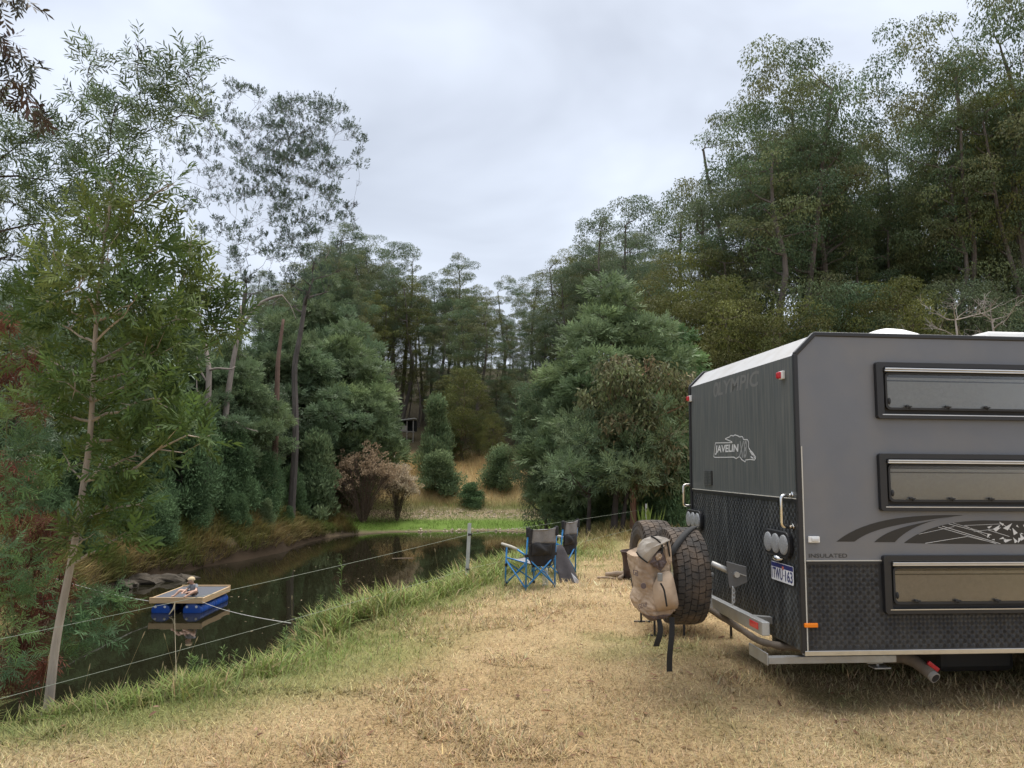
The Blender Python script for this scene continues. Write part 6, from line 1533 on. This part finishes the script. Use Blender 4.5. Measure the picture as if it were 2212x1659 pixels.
g = Geo(); g.add(V[:(SB + 1) * NR], q_(0, SB) + [tuple(range(NR))]); bb = g.obj('bag_body', M_canvas, bag, smooth=True)
g = Geo(); g.add(V[SB * NR:] + np.array((0, 0, .0)), q_(0, NS - 1 - SB) + [tuple(range((NS - 1 - SB) * NR, (NS - SB) * NR))]); g.obj('bag_base', M_canvas_d, bag, smooth=True)
# folded top flap: a flat stiff panel turned over to the left
fo = [(205, 505), (222, 455), (262, 408), (330, 382), (400, 378), (470, 395), (505, 415), (470, 440), (435, 462), (400, 500), (350, 560), (305, 612), (250, 572), (215, 545)]
nf = len(fo); ctr2 = np.array((340, 488)); g = Geo(); Vf = []
for f in (1.0, .8, .5, 0.02):
    for k, p in enumerate(fo):
        q = ctr2 + (np.array(p) - ctr2) * f
        Vf.append(c2(q[0], q[1], .335 - .028 * (1 - f * f) + .010 * math.sin(q[0] * .045 + q[1] * .02)))
Vf += [c2(p[0] + 4, p[1] + 6, .47) for p in fo]
g.add(np.array(Vf), [(r * nf + i, r * nf + (i + 1) % nf, (r + 1) * nf + (i + 1) % nf, (r + 1) * nf + i) for r in range(3) for i in range(nf)] + [(i, (i + 1) % nf, (i + 1) % nf + 4 * nf, i + 4 * nf) for i in range(nf)] + [tuple(3 * nf + i for i in range(nf))])
g.obj('top_flap', M_canvas_g, bag)
g = Geo(); g.tube(smooth_path([c2(*p, .325) for p in ((335, 378), (390, 410), (436, 460), (440, 500), (425, 540))], 14), .007, 6); g.obj('flap_binding', M_web, bag, smooth=True)
g = Geo(); g.tube(smooth_path([c2(*p, .325) for p in ((205, 520), (225, 555), (260, 585), (305, 617))], 12), .006, 6); g.obj('flap_binding', M_web, bag, smooth=True)
def patch(name, pts, v, m, bulge=.012):
    c_ = np.mean(np.array(pts), 0); k = len(pts); g = Geo(); V_ = [c2(p[0], p[1], v) for p in pts] + [c2(*(c_ + (np.array(p) - c_) * .6), v - bulge * (1 + .5 * (-1) ** i)) for i, p in enumerate(pts)] + [c2(c_[0], c_[1], v - bulge * .6)]
    g.add(np.array(V_), [(i, (i + 1) % k, (i + 1) % k + k, i + k) for i in range(k)] + [(i + k, (i + 1) % k + k, 2 * k) for i in range(k)]); return g.obj(name, m, bag)
patch('shadowed_mouth_lining', [(318, 620), (352, 570), (398, 520), (438, 505), (462, 560), (478, 610), (455, 650), (420, 690), (385, 668), (350, 640)], .345, M_canvas_d)  # inner bag as a dark patch, the mouth's shadow put into its colour
patch('mouth_fold', [(372, 560), (395, 532), (425, 528), (436, 560), (418, 590), (385, 598)], .332, M_canvas)
patch('mouth_fold', [(448, 470), (500, 425), (515, 500), (522, 600), (505, 640), (470, 600), (455, 540)], .340, M_canvas)
patch('mouth_fold', [(400, 605), (440, 590), (470, 620), (450, 660), (415, 668)], .334, M_canvas_d)  # dark fold, carries on the painted shadow of the mouth
g = Geo(); g.bar(c2(478, 430, .325), c2(500, 560, .325), .006, .03, up=(0, 1, 0)); g.obj('strap', M_web, bag)
pk = [(345, 850), (360, 790), (420, 690), (520, 680), (545, 790), (575, 930), (590, 1040), (480, 1030), (400, 1060), (370, 1030), (352, 950)]
ctr = c2(460, 890, .33); P_ = [c2(*p, .37) for p in pk]; nf = len(P_); R1 = [ctr + (p - ctr) * .75 + np.array((-.0, -.06, .0)) for p in P_]
g = Geo(); g.add(np.array(P_ + R1 + [ctr + np.array((0, -.075, 0))]), [(i, (i + 1) % nf, (i + 1) % nf + nf, i + nf) for i in range(nf)] + [(i + nf, (i + 1) % nf + nf, 2 * nf) for i in range(nf)])
o = g.obj('side_pocket', M_canvas, bag, smooth=True); sm = o.modifiers.new('s', 'SUBSURF'); sm.levels = sm.render_levels = 2
g = Geo(); g.tube(smooth_path([c2(*p, .235) for p in ((420, 800), (450, 850), (462, 920), (475, 1005))], 12), .007, 5); g.obj('strap', M_web, bag, smooth=True)
g = Geo(); g.box(c2(415, 745, .235), (.035, .02, .06)); g.obj('buckle', mat('buckle_grey', (.2, .2, .19), rough=.5), bag, bevel=.006)
# badge and lettering
p = c2(268, 822, .33); g = Geo(); g.lathe([(0, .004), (.020, .004), (.022, 0)], 18, M=Matrix.Translation(tuple(p)) @ Matrix.Rotation(R(-38), 4, 'Z') @ Matrix.Rotation(R(90), 4, 'X')); g.obj('round_badge', M_canvas_d, bag)
pa, pb2 = c2(222, 1030, .335), c2(300, 985, .305)
def on_bag(a, b): return tuple(pa + (pb2 - pa) * a * np.array((1, 1, .55)) + np.array((0, -.002, .034 * b)))
link('lettering', text_mesh('GEAR', on_bag, ((0, 0), (1, 1)), shear=.1, bold=.01), bag, M_canvas_d)
g = Geo()
for a, b in (((178, 680), (215, 688)), ((215, 688), (218, 735)), ((218, 735), (182, 722)), ((182, 722), (178, 680)), ((195, 700), (197, 722)), ((205, 702), (207, 724))): g.bar(c2(*a, .335), c2(*b, .335), .005, .004, up=(0, 1, 0))
g.obj('stitched_mark', M_canvas_d, bag)
# straps: over the tyre and hanging
g = Geo(); Vs = []
for k in range(22):
    f = k / 21; ph = R(58 - 62 * f); uu = -.80 + .33 * f; rr2 = .384 if uu > -.765 else .384 - (-.765 - uu) * .9
    c0 = np.array((uu, SPV - rr2 * math.sin(ph), SPW + rr2 * math.cos(ph))); tg = np.array((.35, -math.cos(ph), -math.sin(ph))) * .027
    Vs += [c0 + tg, c0 - tg]
g.add(np.array(Vs), [(2 * i, 2 * i + 1, 2 * i + 3, 2 * i + 2) for i in range(21)])
o = g.obj('tyre_strap', M_web, bag, smooth=True); o.modifiers.new('t', 'SOLIDIFY').thickness = .005
for (xa, ya, xb, yb, w0, w1) in ((408, 1120, 392, 1360, .028, .036), (510, 1100, 503, 1585, .030, .036)):
    n_ = 14; A_, B_ = c2(xa, ya, .40), c2(xb, yb, .40); Vs = []
    for i in range(n_ + 1):
        f = i / n_; q = A_ * (1 - f) + B_ * f + np.array((.008 * math.sin(5 * f + xa), -.02 * math.sin(3.5 * f), 0)); w = w0 + (w1 - w0) * f; tw = .25 * math.sin(4 * f + xa)
        Vs += [q + np.array((-w / 1.6, tw * .02, 0)), q + np.array((w / 1.6, -tw * .02, 0))]
    g = Geo(); g.add(np.array(Vs), [(2 * i, 2 * i + 1, 2 * i + 3, 2 * i + 2) for i in range(n_)]); o = g.obj('hanging_strap', M_web, bag); o.modifiers.new('t', 'SOLIDIFY').thickness = .004

# ------------------------------------------------------------------ little hut at the forest edge, stakes
hp_ = at_y(878, 935, 68); hzz = hz(hp_[0], 68)
hut = thing('hut', 'small open-fronted grey timber hut at the edge of the far forest', 'hut', (hp_[0], 68, hzz - .2))
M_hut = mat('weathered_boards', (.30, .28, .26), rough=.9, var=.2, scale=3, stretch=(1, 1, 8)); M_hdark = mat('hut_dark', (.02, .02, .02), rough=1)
zb = at_y(878, 932, 68)[2] - hzz + .2; zt = at_y(878, 908, 68)[2] - hzz + .2
for (a, b, c_, d_) in ((-.62, .0, .28, .62), (-.62, .72, 1.0, .62)): pass
g = Geo(); g.box((-.25, -.55, zb + (zt - zb) * .25), (.75, .05, (zt - zb) * .5)); g.obj('wall', M_hut, hut)
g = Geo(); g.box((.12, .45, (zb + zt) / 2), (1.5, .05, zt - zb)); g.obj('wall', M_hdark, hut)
for x in (-.62, .12, .66): g = Geo(); g.box((x, -.55, (zt) / 2), (.07, .07, zt)); g.obj('post', M_hut, hut)
g = Geo(); g.box((-.64, -.05, (zb + zt) / 2), (.04, .95, zt - zb)); g.obj('wall', M_hut, hut)
g = Geo(); g.box((.02, -.05, zt + .05), (1.6, 1.35, .06), rot=Matrix.Rotation(R(-7), 3, 'Y')); g.obj('roof', mat('hut_roof', (.5, .5, .5), rough=.6), hut)
g = Geo(); g.box((.0, 0, zb - .03), (1.4, 1.1, .06)); g.obj('floor', M_hut, hut)
for kk, (px, pb_, pt_, m_, lab) in enumerate(((845, 1003, 985, M_tim, 'short wooden stake at the back of the dry field'), (852, 1003, 986, M_white, 'white stake right of the wooden one in the dry field'))):
    p = at_y(px, pb_, 60); z = hz(p[0], 60); g = Geo(); h_ = (pb_ - pt_) / F * 60 + .35
    g.tube([(0, 0, -.1), (0, 0, h_)], .05 if kk == 0 else .03, 6); o = g.obj('stake', m_, None, loc=(p[0], 60, z)); tag(o, lab, 'stake', 'field stakes')
# floating stick
p = on_z(870, 1206, WATER); g = Geo(); L_ = 82 / F * p[1] / 2 * .55
g.tube([(-L_, -.06, 0), (0, .0, .004), (L_, .06, 0)], [.012, .016, .01], 6); o = g.obj('floating_stick', M_log, None, loc=(p[0], p[1], WATER + .004)); tag(o, 'thin pale stick floating on the middle of the pond', 'stick')
# specks and leaves floating on the pond
n = 420; xx = rg.uniform(-12, 2, n); yy = rg.uniform(7, 42, n); d, s = pond_d(xx, yy); k = (d < -.25) & (fbm(xx, yy, 3.0, 81) > .42); xx, yy = xx[k], yy[k]; n = len(xx); a = rg.random(n) * 6.283
g = Geo(); scatter(g, t_lance(.35, .05), np.stack([xx, yy, np.full(n, WATER + .006)], 1), np.stack([np.cos(a), np.sin(a), np.zeros(n)], 1), np.tile((0, 0, 1.0), (n, 1)), rg.uniform(.03, .11, n), np.array((.34, .28, .18)) * rg.uniform(.6, 1.4, (n, 1)))
tag(g.obj('floating_leaves', M_leaf_dull, tint=True), 'pale fallen leaves floating on the dark pond', 'leaf', kind='stuff')
